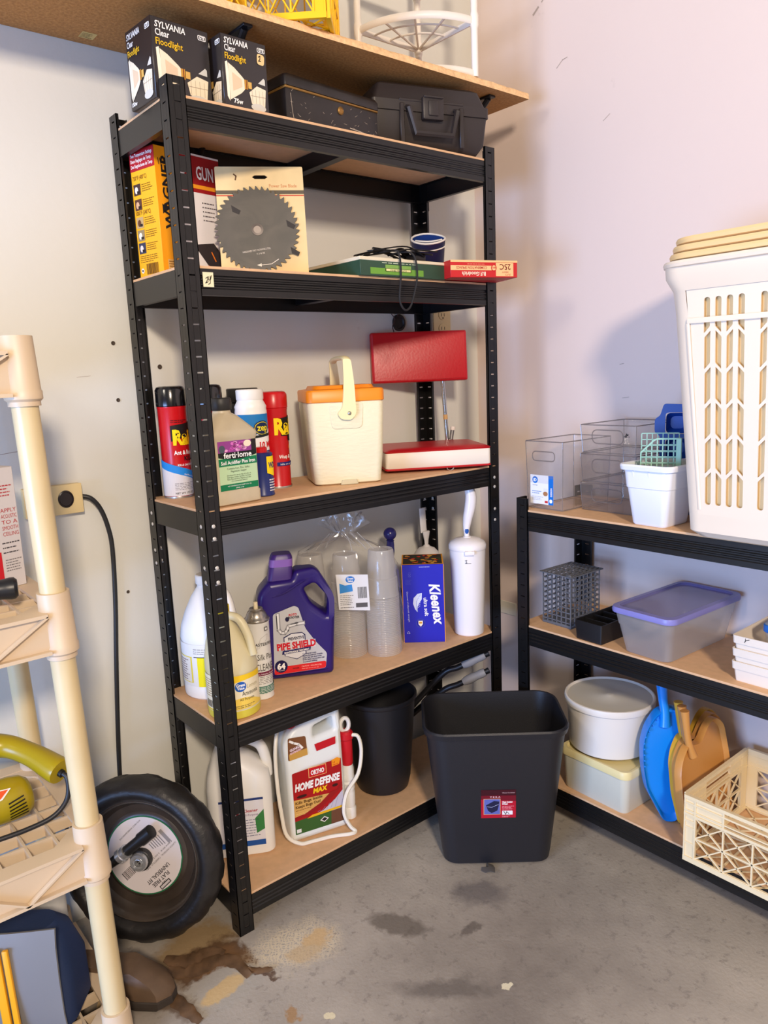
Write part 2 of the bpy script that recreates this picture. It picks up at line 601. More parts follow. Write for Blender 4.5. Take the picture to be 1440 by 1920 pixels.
    for s in (
            (.45, -.45, .50, .36, 20, (104, 96, 90), .55, .9, .8),
            (.10, -.60, .36, .18, 10, (98, 90, 86), .5, .9, .8),
            (.288, -.212, .082, .036, -62, (96, 88, 79), .7, .25, .1, 0),
            (.505, -.27, .085, .055, -50, (88, 84, 86), .6, .5, .5),
            (.24, -.42, .12, .04, -40, (84, 78, 74), .6, .6, .9),
            (.40, -.33, .03, .02, 0, (80, 72, 66), .6, .4, .6),
            (-.10, .03, .12, .09, 20, (150, 122, 78), .85, .3, .6),
            (-.085, -.02, .105, .075, -12, (92, 66, 44), .92, .18, .7),
            (-.075, -.03, .085, .055, -12, (122, 90, 60), .85, .3, .9),
            (-.105, -.10, .085, .062, 0, (172, 166, 156), .97, .12, .3),
            (-.02, -.12, .045, .012, -50, (84, 58, 42), .9, .3, .6),
            (-.19, -.06, .03, .10, 8, (100, 78, 58), .8, .4, .8),
            (-.10, -.107, .058, .026, 8, (206, 178, 130), .95, .16, .4, 0),
            (.085, -.105, .12, .085, -25, (214, 200, 172), .85, .4, .6, 1, True),
            (.13, -.115, .040, .030, 0, (206, 174, 126), .85, .3, .6),
            (.085, -.14, .05, .035, 0, (196, 170, 130), .7, .4, .8),
            (-.028, -.252, .022, .018, 0, (164, 126, 80), .8, .3, .6),
            (.339, -.494, .012, .010, 0, (226, 218, 190), .95, .1, .1, 0), (.027, -.311, .012, .010, 0, (222, 212, 180), .95, .1, .1, 0),
            (-.35, .08, .24, .2, 0, (116, 100, 80), .6, .6, .8)):
        col = stain(col, *s)
    L.new(col, b.inputs['Base Color'])
    b.inputs['Roughness'].default_value = .55
    n3 = noise(120, 4)
    bp = nt.nodes.new('ShaderNodeBump'); bp.inputs['Strength'].default_value = .25; bp.inputs['Distance'].default_value = .003
    L.new(n3.outputs['Fac'], bp.inputs['Height']); L.new(bp.outputs['Normal'], b.inputs['Normal'])
    return mt


fl = obj('floor', box(NB(), -3.2, WX + .1, -4.0, WY + .1, -.1, 0), floor_material()); fl['kind'] = 'structure'
wb = obj('wall_back', box(NB(), -3.2, WX + .1, WY, WY + .1, 0, 2.7), wall_material('wall_paint_back', (212, 211, 203), (220, 219, 211))); wb['kind'] = 'structure'
wr = obj('wall_right', box(NB(), WX, WX + .1, -4.0, WY, 0, 2.7), wall_material('wall_right_warm_light_tint', (218, 200, 190), (225, 207, 197))); wr['kind'] = 'structure'  # pinker than the back wall: warm lamp light mixed into the colour

hole_d = M('hole_dark', (70, 58, 48), .8)
for hx, hz, hr in ((-.032, 1.334, .0032), (-.034, 1.208, .003), (.072, 1.279, .0038), (-.058, .763, .0026)):
    bm = NB()
    lathe(bm, [(hr * 1.5, 0), (hr * 1.35, .0012), (hr, .0006), (hr * .5, .0002)], 14)
    bmesh.ops.rotate(bm, verts=bm.verts[:], matrix=Matrix.Rotation(PI / 2, 3, 'X'))
    bmesh.ops.translate(bm, verts=bm.verts[:], vec=(hx, WY - .0003, hz))
    obj('screw_hole', bm, hole_d, wb)
# hairline crack and pencil-like scratches in the paint
for pts, wd, par, ax in (([(-.34, 1.105), (-.27, 1.112), (-.235, 1.115)], .0012, wb, 'b'),
                         ([(-.12, 1.262), (-.09, 1.264)], .0006, wb, 'b'),
                         ([(.0791, 2.20), (.062, 2.213)], .006, wr, 'r'), ([(.05, 2.222), (.03, 2.238)], .004, wr, 'r'), ([(.02, 2.246), (-.03, 2.275)], .003, wr, 'r'),
                         ([(.0, 2.04), (-.02, 2.055), (-.035, 2.057)], .0022, wr, 'r'), ([(-.17, 1.88), (-.15, 1.868)], .0016, wr, 'r'),
                         ([(-.21, 1.24), (-.222, 1.242)], .0018, wr, 'r'), ([(-.22, 1.15), (-.24, 1.152)], .0014, wr, 'r')):
    lb = Label((lambda u, v, d: (u, WY - d, v)) if ax == 'b' else (lambda u, v, d: (WX - d, u, v)), base=.0005)
    lb.line(pts, wd, (172, 156, 144), 0)
    lb.build(par, 'paint_scratch')

# ------------------------------------------------------------------ boltless racks
steel = M('rack_steel_black', (14, 13, 13), .36, .0, var=.12, vscale=30, spec=.48)
rivet_m = M('rivet_zinc', (214, 210, 204), .35, .3)
mdf = M('hardboard', (216, 174, 132), .7, var=.06, vscale=60, bump=.05, bscale=300)
BH = .0505
FLG = .036


def post_piece(z0, z1, sx, sy, phase=0):
    """L-angle with rows of slots; flanges run sx along x and sy along y from the corner"""
    bm = NB(); t = .0016
    P = .031

    def bx(a0, a1, za, zb, axis):
        if axis == 'x':
            x0, x1 = sorted((sx * a0, sx * a1)); y0, y1 = sorted((0, sy * t))
        else:
            y0, y1 = sorted((sy * a0, sy * a1)); x0, x1 = sorted((0, sx * t))
        box(bm, x0, x1, y0, y1, za, zb)
    for ax in 'xy':
        bx(0, .012, z0, z1, ax); bx(.025, FLG, z0, z1, ax)
        # folded lip at the free edge
        if ax == 'x':
            x0, x1 = sorted((sx * (FLG - .0016), sx * FLG)); y0, y1 = sorted((0, sy * .006))
        else:
            y0, y1 = sorted((sy * (FLG - .0016), sy * FLG)); x0, x1 = sorted((0, sx * .006))
        box(bm, x0, x1, y0, y1, z0, z1)
        z = z0 + .018 + phase; prev = z0
        while z < z1 - .012:
            bx(.0115, .0255, prev, z - .0015, ax)
            prev = z + .0015; z += P
        bx(.0115, .0255, prev, z1, ax)
    return bm


def beam(Lx, ribs=True):
    """front beam profile with rolled ribs, length Lx along x, top at z=0, face at y=0"""
    prof = [(.010, 0), (.0, 0), (.0, -.010)]
    if ribs:
        for k in range(3):
            z = -.012 - k * .0095
            prof += [(.0, z), (.0022, z - .0022), (.0022, z - .0050), (.0, z - .0072)]
    prof += [(.0, -BH), (.012, -BH), (.012, -BH + .0018), (.0026, -BH + .0018), (.0026, -.0022), (.010, -.0022)]
    bm = NB()
    rings(bm, [[(0, y, z) for y, z in prof], [(Lx, y, z) for y, z in prof]], True, True)
    return bm


RIV = None


def make_rack(root, W, D, H, tops, split=None):
    global RIV
    for cx, cy, sx, sy in ((0, 0, 1, 1), (W, 0, -1, 1), (0, D, 1, -1), (W, D, -1, -1)):
        segs = [(0, split), (split, H)] if split else [(0, H)]
        for i, (a, b) in enumerate(segs):
            p = obj('post', post_piece(a, b, sx, sy), steel, root, smooth=0)
            p.location = (cx, cy, 0)
            if split:
                zs = [split - .040, split - .071] if i == 0 else [split + .022, split + .048]
                for zz in zs:
                    for ax in 'xy':
                        mt = Matrix.Translation((sx * .0185, .0017 * sy if cy > 0 else 0, zz)) @ Matrix.Rotation(PI / 2, 4, 'X') if ax == 'x' else Matrix.Translation((.0017 * sx if cx > 0 else 0, sy * .0185, zz)) @ Matrix.Rotation(-PI / 2, 4, 'Y')
                        if RIV is None:
                            b2 = NB(); lathe(b2, [(.0042, 0), (.0042, .0008), (.003, .0016), (.0004, .0019)], 10)
                            rv = obj('rivet', b2, rivet_m, p); RIV = rv.data
                        else:
                            rv = bpy.data.objects.new('rivet', RIV); COL.objects.link(rv); rv.parent = p
                        rv.matrix_local = mt
    fb = beam(W - .008); me = obj('beam', fb, steel, root, smooth=30)
    sbm = beam(D - .008, False)
    ms = obj('side_beam', sbm, steel, root, smooth=30)
    cbm = box(NB(), -.012, .012, .014, D - .014, -.036, -.001, .001)
    mc = obj('crossbar', cbm, steel, root)
    bd = NB(); box(bd, .003, W - .003, .003, D - .003, 0, .0055, .0006)
    mb = obj('shelf_board', bd, mdf, root)
    first = True
    for z in tops:
        for kind, mo, loc, rz in (('beam', me, (.004, .002, z), 0), ('beam', me, (W - .004, D - .002, z), PI),
                                  ('side_beam', ms, (.002, D - .004, z), -PI / 2), ('side_beam', ms, (W - .002, .004, z), PI / 2),
                                  ('crossbar', mc, (W / 2, 0, z), 0), ('shelf_board', mb, (0, 0, z), 0)):
            if first and not mo.get('used'):
                o = mo; o['used'] = 1
            else:
                o = mo.copy(); COL.objects.link(o); o.parent = root
            o.location = loc; o.rotation_euler = (0, 0, rz)
        first = False
    for o in (me, ms, mc, mb):
        if 'used' in o:
            del o['used']
    for o in root.children:
        if 'used' in o:
            del o['used']


RA_W, RA_D = .8905, .2877
SA = [1.7649, 1.4586, .9760, .5007, .0885]
rackA = thing('storage_rack', 'tall five-shelf black steel boltless rack with hardboard shelves against back wall', 'shelf rack')
make_rack(rackA, RA_W, RA_D, 1.8, SA, .9)
RB_X, RB_Y = .8444, -.1019
SB = [.8698, .5537, .1204]
rackB = thing('storage_rack', 'low three-shelf black steel boltless rack with hardboard shelves along right wall', 'shelf rack', (RB_X, RB_Y, 0), -90)
make_rack(rackB, .95, RA_D, .9055, SB)
ZA = [z + .0055 for z in SA]
ZB = [z + .0055 for z in SB]

# handwritten price sticker on the beam of the second shelf
lb = Label(front(.0018), base=.0006)
lb.rect(.041, 1.424, .064, 1.452, (232, 222, 182), 0)
lb.line([(.047, 1.440), (.051, 1.443), (.051, 1.438), (.046, 1.431), (.052, 1.434)], .0014, BLACK, 1)
lb.line([(.053, 1.444), (.053, 1.437), (.057, 1.438), (.057, 1.445), (.056, 1.431), (.052, 1.429)], .0014, BLACK, 1)
lb.line([(.057, 1.438), (.060, 1.446)], .0014, BLACK, 1)
lb.build(rackA, 'price_sticker', 'cream handwritten price sticker')

# ------------------------------------------------------------------ overhead particle board shelf
ov = thing('overhead_shelf', 'raw particle board wall shelf on black brackets above the tall rack', 'wall shelf', (0, WY, 1.945))
pboard = bpy.data.materials.new('particle_board'); pboard.use_nodes = True
nt = pboard.node_tree; b = nt.nodes['Principled BSDF']; tc = nt.nodes.new('ShaderNodeTexCoord')
n = nt.nodes.new('ShaderNodeTexNoise'); n.inputs['Scale'].default_value = 160; n.inputs['Detail'].default_value = 4
nt.links.new(tc.outputs['Object'], n.inputs['Vector'])
r = nt.nodes.new('ShaderNodeValToRGB'); r.color_ramp.elements[0].position = .36; r.color_ramp.elements[1].position = .66
r.color_ramp.elements[0].color = (*lin((160, 108, 52)), 1); r.color_ramp.elements[1].color = (*lin((186, 132, 70)), 1)
nt.links.new(n.outputs['Fac'], r.inputs['Fac']); nt.links.new(r.outputs['Color'], b.inputs['Base Color']); b.inputs['Roughness'].default_value = .75
bp = nt.nodes.new('ShaderNodeBump'); bp.inputs['Strength'].default_value = .5; bp.inputs['Distance'].default_value = .002
nt.links.new(n.outputs['Fac'], bp.inputs['Height']); nt.links.new(bp.outputs['Normal'], b.inputs['Normal'])
bm = NB()
# front edge drifts and is chipped along the top arris
xs = [-1.3 + i * .02 for i in range(118)]
rg = random.Random(4)
top, bot = [], []
rs = []
for x in xs:
    yf = -.305 + .024 * max(0, min(1, (.3 - x) / .5)) * 0
    ch = rg.random() * .003
    rs.append([(x, -.001, 0), (x, yf, 0), (x, yf + .0006, .011 - ch * .5), (x, yf + .001 + ch, .0158 - ch), (x, yf + .006 + ch, .0178), (x, -.001, .0178)])
rings(bm, rs)
bm.normal_update()
for f in bm.faces:
    c_ = f.calc_center_median()
    if c_.y < -.296 and c_.z > .001 and c_.z < .0177:
        f.material_index = 1
obj('board', bm, [pboard, M('particle_edge', (232, 190, 140), .8, var=.18, vscale=120, bump=.6, bscale=140)], ov, smooth=25)
brk = M('bracket_black', (26, 25, 28), .35)
for bx_ in (.205, .93):
    bm = NB()
    tube(bm, [(bx_, -.012, -.20), (bx_, -.26, -.006)], .0075, 8)
    box(bm, bx_ - .011, bx_ + .011, -.012, 0, -.24, -.001, .001)
    box(bm, bx_ - .011, bx_ + .011, -.275, -.001, -.006, -.0005, .001)
    obj('bracket', bm, brk, ov)
lb = Label(lambda u, v, d: (u, v, -d), base=.0004)
lb.rect(-.05, -.06, -.02, -.03, (206, 178, 110), 0)
lb.lines(-.048, -.024, -.036, .006, 4, (90, 66, 30), .002, 1)
lb.build(ov, 'stamp')
# ------------------------------------------------------------------ tall rack, top shelf
Z1, Z2, Z3, Z4, Z5 = ZA
carton_black = M('carton_black_gloss', (38, 33, 34), .28, spec=.6)


def flood_box(near, rz, w, d, h, label, extra):
    a = math.radians(rz)
    cx = near[0] + math.cos(a) * w / 2 - math.sin(a) * d / 2
    cy = near[1] + math.sin(a) * w / 2 + math.cos(a) * d / 2
    t = thing('floodlight_box', label, 'box', (cx, cy, Z1), rz, 'boxed floodlight bulbs on the top shelf')
    obj('carton', box(NB(), -w / 2, w / 2, -d / 2, d / 2, 0, h, .0012), carton_black, t)
    cream = (236, 222, 196); grey = (206, 204, 196); yel = (240, 190, 40)

    def art(lb, W, k, side):
        x0 = -W / 2; f = W / .123
        lb.text('SYLVANIA', x0 + .008 * f, h * .875, .0155 * k, WHITE, 2, bold=.018, shear=.18, w=W * .52)
        lb.text('Clear', x0 + .008 * f, h * .775, .0165 * k, WHITE, 2, bold=.012, w=W * .24)
        lb.text('Floodlight', x0 + .008 * f, h * .665, .0165 * k, yel, 2, bold=.01, w=W * .46)
        gx = x0 + W * .88
        lb.poly(rpoly([(gx - .009, h * .865), (gx + .009, h * .865), (gx + .009, h * .93), (gx - .009, h * .93)], .003), WHITE, 1)
        lb.poly(rpoly([(gx - .0078, h * .873), (gx + .0078, h * .873), (gx + .0078, h * .922), (gx - .0078, h * .922)], .0025), (44, 40, 40), 2)
        lb.text('GTE', gx, h * .88, .0075, WHITE, 3, 'c', bold=.04, w=.012)
        # reflector lamp: pale face rim, cone and brass base
        lb.poly([(x0 + .06 * W, h * .62), (x0 + .11 * W, h * .64), (x0 + .13 * W, h * .40), (x0 + .12 * W, h * .10), (x0 + .07 * W, h * .16)], (248, 238, 214), 1)
        lb.poly([(x0 + .12 * W, h * .62), (x0 + .25 * W, h * .57), (x0 + .42 * W, h * .47), (x0 + .46 * W, h * .44), (x0 + .46 * W, h * .30), (x0 + .38 * W, h * .24), (x0 + .13 * W, h * .12)], cream, 1)
        lb.poly([(x0 + .2 * W, h * .5), (x0 + .4 * W, h * .43), (x0 + .4 * W, h * .33), (x0 + .2 * W, h * .25)], (222, 196, 164), 2)
        lb.rect(x0 + .46 * W, h * .31, x0 + .53 * W, h * .44, (196, 146, 60), 2)
        lb.rect(x0 + .495 * W, h * .31, x0 + .51 * W, h * .44, (120, 40, 30), 3)
        lb.rect(x0 + .54 * W, h * .33, x0 + .62 * W, h * .42, (214, 170, 90), 2)
        # white house front and path
        lb.poly([(x0 + .77 * W, h * .43), (x0 + .9 * W, h * .52), (x0 + .93 * W, h * .50), (x0 + .93 * W, h * .42)], grey, 1)
        lb.poly([(x0 + .56 * W, h * .28), (x0 + .74 * W, h * .39), (x0 + .94 * W, h * .36), (x0 + .90 * W, h * .10), (x0 + .60 * W, h * .13)], cream, 1)
        lb.poly(circ(x0 + .75 * W, h * .09, W * .17, 16, h * .055), grey, 2)
        for q in (.62, .70, .78, .86):
            lb.line([(x0 + q * W, h * .14), (x0 + q * W, h * .33)], .0006, (150, 140, 124), 3)
        lb.line([(x0 + .58 * W, h * .24), (x0 + .92 * W, h * .25)], .0006, (150, 140, 124), 3)
    lb = Label(front(-d / 2)); art(lb, w, 1.0, 'f')
    extra(lb, w, h)
    lb.build(t, 'print')
    lb = Label(sidex(-w / 2)); art(lb, d, .95, 's')
    lb.text('150w', -d / 2 + .006, .006, .010, WHITE, 2, bold=.03)
    lb.build(t, 'print')
    return t


def ex2(lb, w, h):
    lb.text('75w', -w * .3, .012, .012, WHITE, 2, bold=.03)
    lb.poly(rpoly([(w * .27, h * .70), (w * .43, h * .69), (w * .45, h * .84), (w * .28, h * .85)], .006), (226, 196, 140), 3)
    lb.line([(w * .31, h * .80), (w * .35, h * .82), (w * .34, h * .77), (w * .31, h * .745), (w * .36, h * .75)], .0016, BLACK, 4)


flood_box((-.003, .042), 4.5, .123, .10, .142, 'larger black floodlight bulb box with white and yellow print behind corner post', lambda lb, w, h: None)
flood_box((.129, .020), 2, .104, .095, .135, 'smaller black floodlight bulb box with tan price sticker, beside metal lock box', ex2)

# worn black lock box
t = thing('lock_box', 'scratched black metal lock box with gold stripe and round keyhole', 'box', (.408, .132, Z1), 5)
blk_enamel = M('worn_black_enamel', (34, 29, 28), .38, var=.35, vscale=26, bump=.08, bscale=90)
obj('body', box(NB(), -.135, .135, -.088, .088, 0, .070, .003, 2), blk_enamel, t)
gold = M('tarnished_gold', (150, 112, 58), .4, .6)
obj('stripe', box(NB(), -.1362, .1362, -.0892, .0892, .0695, .0745, .0015), gold, t)
bm = NB()
loft(bm, [(.0746, .137, .090, .004), (.090, .137, .090, .004), (.098, .133, .086, .006), (.1, .128, .081, .006)], 3)
obj('lid', bm, blk_enamel, t)
bm = NB(); lathe(bm, [(.0085, 0), (.0085, .002), (.006, .0035), (.0055, .0022), (.002, .002)], 20)
bmesh.ops.rotate(bm, verts=bm.verts[:], matrix=Matrix.Rotation(PI / 2, 3, 'X'))
bmesh.ops.translate(bm, verts=bm.verts[:], vec=(.018, -.088, .052))
lk = obj('lock', bm, gold, t)
lb = Label(front(-.088)); rg = random.Random(11)
for i in range(46):
    u = rg.uniform(-.13, .13); v = rg.uniform(.004, .066); a = rg.uniform(-1, 1); q = rg.uniform(.002, .010)
    if abs(u - .018) < .014 and v > .035:
        continue
    lb.line([(u, v), (u + q * math.cos(a), v + q * math.sin(a) * .8)], rg.uniform(.0003, .0008), (176, 164, 150), 0)
lb.line([(.045, .021), (.075, .019), (.105, .015), (.132, .013)], .0018, (190, 180, 168), 1)
lb.line([(-.122, .060), (-.121, .04), (-.119, .022), (-.117, .012)], .0012, (176, 164, 150), 1)
lb.build(t, 'scratches')['kind'] = 'stuff'

# black plastic toolbox
t = thing('toolbox', 'black plastic toolbox with front carrying handle and centre latch', 'toolbox', (.728, .112, Z1), -17.5)
abs_blk = M('black_abs', (43, 36, 35), .45, bump=.06, bscale=400)
HX, HY = .158, .085
bm = NB(); loft(bm, [(0, HX - .030, HY - .022, .006), (.004, HX - .026, HY - .018, .008), (.026, HX - .010, HY - .006, .01), (.088, HX - .003, HY - .001, .01)], 4)
obj('body', bm, abs_blk, t)
bm = NB(); loft(bm, [(.0885, HX, HY + .003, .01), (.112, HX, HY + .003, .01), (.114, HX - .006, HY - .003, .01), (.150, HX - .020, HY - .012, .012), (.158, HX - .03, HY - .024, .012)], 4)
obj('lid', bm, abs_blk, t)
yF = -HY - .004
bm = NB()
tube(bm, [(-.067, yF + .004, .098), (-.067, yF - .010, .093), (-.052, yF - .012, .036), (.046, yF - .012, .036), (.062, yF - .010, .093), (.062, yF + .004, .098)], .0075, 6, flat=(.0075, .006))
obj('handle', bm, abs_blk, t)
bm = NB()
for sx in (-.082, .078):
    box(bm, sx - .006, sx + .006, yF - .003, yF + .004, .012, .105, .002)
box(bm, -.088, .084, yF, yF + .004, .110, .116, .001)
obj('handle_recess', bm, abs_blk, t)
lt = NB(); box(lt, -.030, .026, yF - .010, yF + .004, .070, .122, .004, 2)
lo = obj('latch', lt, abs_blk, t)
bm = NB(); box(bm, -.016, .010, yF - .0135, yF - .009, .078, .112, .0025, 2); box(bm, -.028, .024, yF - .013, yF - .009, .118, .123, .001)
obj('latch_plate', bm, abs_blk, lo)


# ------------------------------------------------------------------ overhead things
def lattice(bm, W, z0, z1, nx, nz, bw, th, x0=0, brace=True, y=0):
    """ribs in an XZ panel from x0 to x0+W: verticals, horizontals and crossed diagonals"""
    cw = W / nx; ch = (z1 - z0) / nz
    for i in range(nx + 1):
        bar(bm, (x0 + i * cw, y, z0), (x0 + i * cw, y, z1), th, bw, (1, 0, 0))
    for j in range(nz + 1):
        bar(bm, (x0, y, z0 + j * ch), (x0 + W, y, z0 + j * ch), th, bw, (0, 0, 1))
    if brace:
        for i in range(nx):
            for j in range(nz):
                a, b_ = x0 + i * cw, x0 + (i + 1) * cw
                c, d_ = z0 + j * ch, z0 + (j + 1) * ch
                bar(bm, (a, y, c), (b_, y, d_), th * .8, bw * .8); bar(bm, (a, y, d_), (b_, y, c), th * .8, bw * .8)
    return bm


def crate(t, W, D, H, mat, nx, ny):
    """open lattice crate: origin at base centre"""
    band = H * .30
    for k, (Ls, off, rz, nn) in enumerate(((W, D, 0, nx), (W, D, PI, nx), (D - .0085, W, -PI / 2, ny), (D - .0085, W, PI / 2, ny))):
        bm = NB(); e = .026
        lattice(bm, Ls - 2 * e, .012, H - band, nn, 2, .0035, .0048, -Ls / 2 + e)
        for z, hh, q in ((.006, .012, .0040), (H - band + .003, .006, .0040), (H - band + .013, .003, .0036), (H - .004, .008, .0042), (H - .018, .004, .0036)):
            box(bm, -Ls / 2, Ls / 2, -q, q, z - hh / 2, z + hh / 2)
        cw = (Ls - 2 * e) / nn
        for s in (-1, 1):
            a0, a1 = sorted((s * (Ls / 2 - e), s * (Ls / 2 - e - cw)))
            box(bm, a0, a1, -.0010, .0022, H - band + .001, H - .005)
            xi = s * (Ls / 2 - e - cw); box(bm, xi - .002, xi + .002, -.0032, .0026, H - band + .002, H - .002)
            a0, a1 = sorted((s * (Ls / 2 - .0004), s * (Ls / 2 - e)))
            box(bm, a0, a1, -.0012, .0030, .001, H - .001)
            for z in (H * .28, H * .52, H * .62):
                box(bm, a0 + .0003, a1 - .0003, -.0030, .0024, z - .0025, z + .0025)
            for xi in (s * (Ls / 2 - e), s * (Ls / 2 - .0022)):
                box(bm, xi - .0020, xi + .0020, -.0034, .0027, .002, H - .002)
        o = obj('side_panel', bm, mat, t, smooth=0)
        o.rotation_euler = (0, 0, rz)
        o.location = ((0, -off / 2, 0), (0, off / 2, 0), (-off / 2, 0, 0), (off / 2, 0, 0))[k]
    bm = NB()
    b2 = NB(); lattice(b2, W - .012, -D / 2 + .005, D / 2 - .005, nx, ny, .004, .0035, -W / 2 + .006)
    join(bm, b2, Matrix.Translation((0, 0, .0045)) @ Matrix.Rotation(PI / 2, 4, 'X'))
    obj('bottom', bm, mat, t, smooth=0)


ZO = 1.945 + .0182
yel_pl = M('yellow_crate_plastic', (240, 186, 8), .42, spec=.4)
rzc = 48; sC = .245
a = math.radians(rzc)
nx_, ny_ = .352, -.036
t = thing('milk_crate', 'yellow plastic lattice milk crate on the particle board shelf', 'crate', (nx_ + (math.cos(a) - math.sin(a)) * sC / 2, ny_ + (math.sin(a) + math.cos(a)) * sC / 2, ZO), rzc)
crate(t, sC, sC, .24, yel_pl, 4, 4)

wh_pl = M('white_shelf_plastic', (236, 228, 216), .4)
t = thing('corner_shelf', 'white plastic corner shelf tower with quarter-round wire tiers on particle board', 'corner shelf', (.842, .222, ZO))
RQ = .205


def tier(z, name):
    bm = NB()
    arc = [(-RQ * math.cos(PI / 2 * i / 16), -RQ * math.sin(PI / 2 * i / 16), z) for i in range(17)]
    # outer arc is fuller than a circle, as a rounded front
    arc = [(x * 1.0, y * 1.0, zz) for x, y, zz in arc]
    tube(bm, arc, .006, 8, flat=(.004, .009))
    tube(bm, [(0, 0, z), (-RQ, 0, z)], .005, 6, flat=(.004, .008)); tube(bm, [(0, 0, z), (0, -RQ, z)], .005, 6, flat=(.004, .008))
    for q in (22.5, 45, 67.5):
        g = math.radians(q)
        tube(bm, [(0, 0, z), (-RQ * math.cos(g), -RQ * math.sin(g), z)], .003, 6)
    for f in (.5, .75):
        tube(bm, [(x * f, y * f, z) for x, y, _ in arc], .0025, 6)
    return obj(name, bm, wh_pl, t)


for z in (.008, .128, .258):
    tier(z, 'tier')
for px_, py_ in ((0, 0), (-RQ, 0), (0, -RQ)):
    bm = NB(); lathe(bm, [(.0085, 0), (.0085, .11), (.011, .118), (.011, .14), (.0085, .148), (.0085, .245), (.011, .25), (.011, .27), (.0085, .275), (.0085, .36)], 14, cx=px_, cy=py_)
    obj('post', bm, wh_pl, t)

# ------------------------------------------------------------------ second shelf
# heat gun carton
yel_ct = M('carton_yellow', (246, 178, 18), .45)
aw = math.radians(12); W_, D_, H_ = .168, .085, .258
lc = (.017, .243)
nr = (lc[0] + D_ * math.sin(aw), lc[1] - D_ * math.cos(aw))
t = thing('heat_gun_box', 'tall yellow heat gun carton with red and white end panels on second shelf', 'box', (nr[0] + math.cos(aw) * W_ / 2 - math.sin(aw) * D_ / 2, nr[1] + math.sin(aw) * W_ / 2 + math.cos(aw) * D_ / 2, Z2), 12)
obj('carton', box(NB(), -W_ / 2, W_ / 2, -D_ / 2, D_ / 2, 0, H_, .001), yel_ct, t)
RED = (170, 26, 40)
lb = Label(sidex(-W_ / 2))
lb.rect(-D_ / 2, H_ - .040, D_ / 2, H_, RED, 0)
for i, s in enumerate(('Two Temperature Settings', 'Deux Reglages de Temp', 'Dos Regulaciones de Temp')):
    lb.text(s, -D_ / 2 + .004, H_ - .013 - .0105 * i, .0095, WHITE, 1, bold=.01, w=D_ - .010 - .004 * (i == 1))
lb.text('750°F (400°C)', -D_ / 2 + .006, H_ - .058, .012, (60, 40, 10), 1, w=.048)
lb.text('1000°F (540°C)', -D_ / 2 + .006, H_ - .128, .012, (60, 40, 10), 1, w=.052)
for i, v in enumerate((.170, .140, .104, .078, .052)):
    hh = .022
    lb.rect(-D_ / 2 + .006, v, -D_ / 2 + .030, v + hh, ((70, 50, 46), (92, 58, 44), (190, 160, 110), (150, 132, 96), (56, 60, 84))[i], 1)
    lb.ell(-D_ / 2 + .016, v + .010, .006, .007, ((230, 222, 214), (214, 170, 130), (96, 60, 40), (236, 226, 206), (222, 214, 206))[i], 2, 10)
    lb.rect(-D_ / 2 + .018, v + .003, -D_ / 2 + .027, v + .008, (40, 32, 30), 3)
    lb.lines(-D_ / 2 + .034, D_ / 2 - .010, v + hh - .004, .0042, 4, (120, 84, 20), .0014, 1, seed=i)
lb.lines(-D_ / 2 + .008, D_ / 2 - .014, .046, .004, 4, (120, 84, 20), .0013, 1, seed=8)
lb.bars(-D_ / 2 + .026, D_ / 2 - .018, .008, .030, (60, 44, 12), 18, 1)
lb.ell(-D_ / 2 + .012, .017, .005, .005, WHITE, 1, 12); lb.ell(-D_ / 2 + .012, .017, .0025, .0025, BLACK, 2, 10)
lb.build(t, 'print')
lb = Label(front(-D_ / 2))
lb.rect(-W_ / 2, 0, W_ / 2, H_, (240, 158, 8), 0)
lb.text('WAGNER', -W_ / 2 + .034, .095, .028, (20, 18, 20), 1, bold=.03, rot=90, w=.15)
lb.poly([(-W_ / 2 + .010, .125), (-W_ / 2 + .010, .145), (-W_ / 2 + .026, .135)], (20, 18, 20), 1)
lb.line([(-W_ / 2 + .008, H_ - .024), (-W_ / 2 + .010, H_ - .036)], .0016, BLACK, 1); lb.line([(-W_ / 2 + .013, H_ - .024), (-W_ / 2 + .015, H_ - .035)], .0016, BLACK, 1)
lb.rect(-W_ / 2 + .012, .004, -W_ / 2 + .052, .034, (222, 176, 100), 1)
lb.lines(-W_ / 2 + .014, -W_ / 2 + .050, .029, .005, 5, (150, 104, 40), .0022, 2)
lb.rect(-.030, .0, W_ / 2, H_, (228, 222, 218), 1)
lb.rect(-.030, H_ - .078, W_ / 2, H_ - .004, (150, 18, 22), 2)
lb.text('HEAT', -.034, H_ - .046, .034, WHITE, 3, bold=.015, w=.042)
lb.text('GUN', W_ / 2 - .064, H_ - .050, .038, WHITE, 3, bold=.02, w=.046)
lb.strip(.0, W_ / 2 - .004, lambda u: H_ - .070, lambda u: H_ - .062, (232, 150, 30), 3)
for i in range(5):
    lb.ell(W_ / 2 - .052, H_ - .098 - i * .009, .0015, .0015, BLACK, 3, 8)
    lb.lines(W_ / 2 - .048, W_ / 2 - .010, H_ - .099 - i * .009, .004, 1, (90, 80, 84), .0022, 3, seed=i + 20)
lb.poly([(W_ / 2 - .085, .070), (W_ / 2 - .03, .078), (W_ / 2 - .004, .050), (W_ / 2 - .004, .018), (W_ / 2 - .020, .010), (W_ / 2 - .05, .03)], (50, 42, 42), 3)
lb.line([(W_ / 2 - .038, .058), (W_ / 2 - .028, .040)], .003, (228, 120, 30), 4)
lb.poly([(W_ / 2 - .05, .030), (W_ / 2 - .022, .022), (W_ / 2 - .006, .014), (W_ / 2 - .004, .0), (W_ / 2 - .06, .0)], (196, 116, 84), 4)
lb.build(t, 'print')

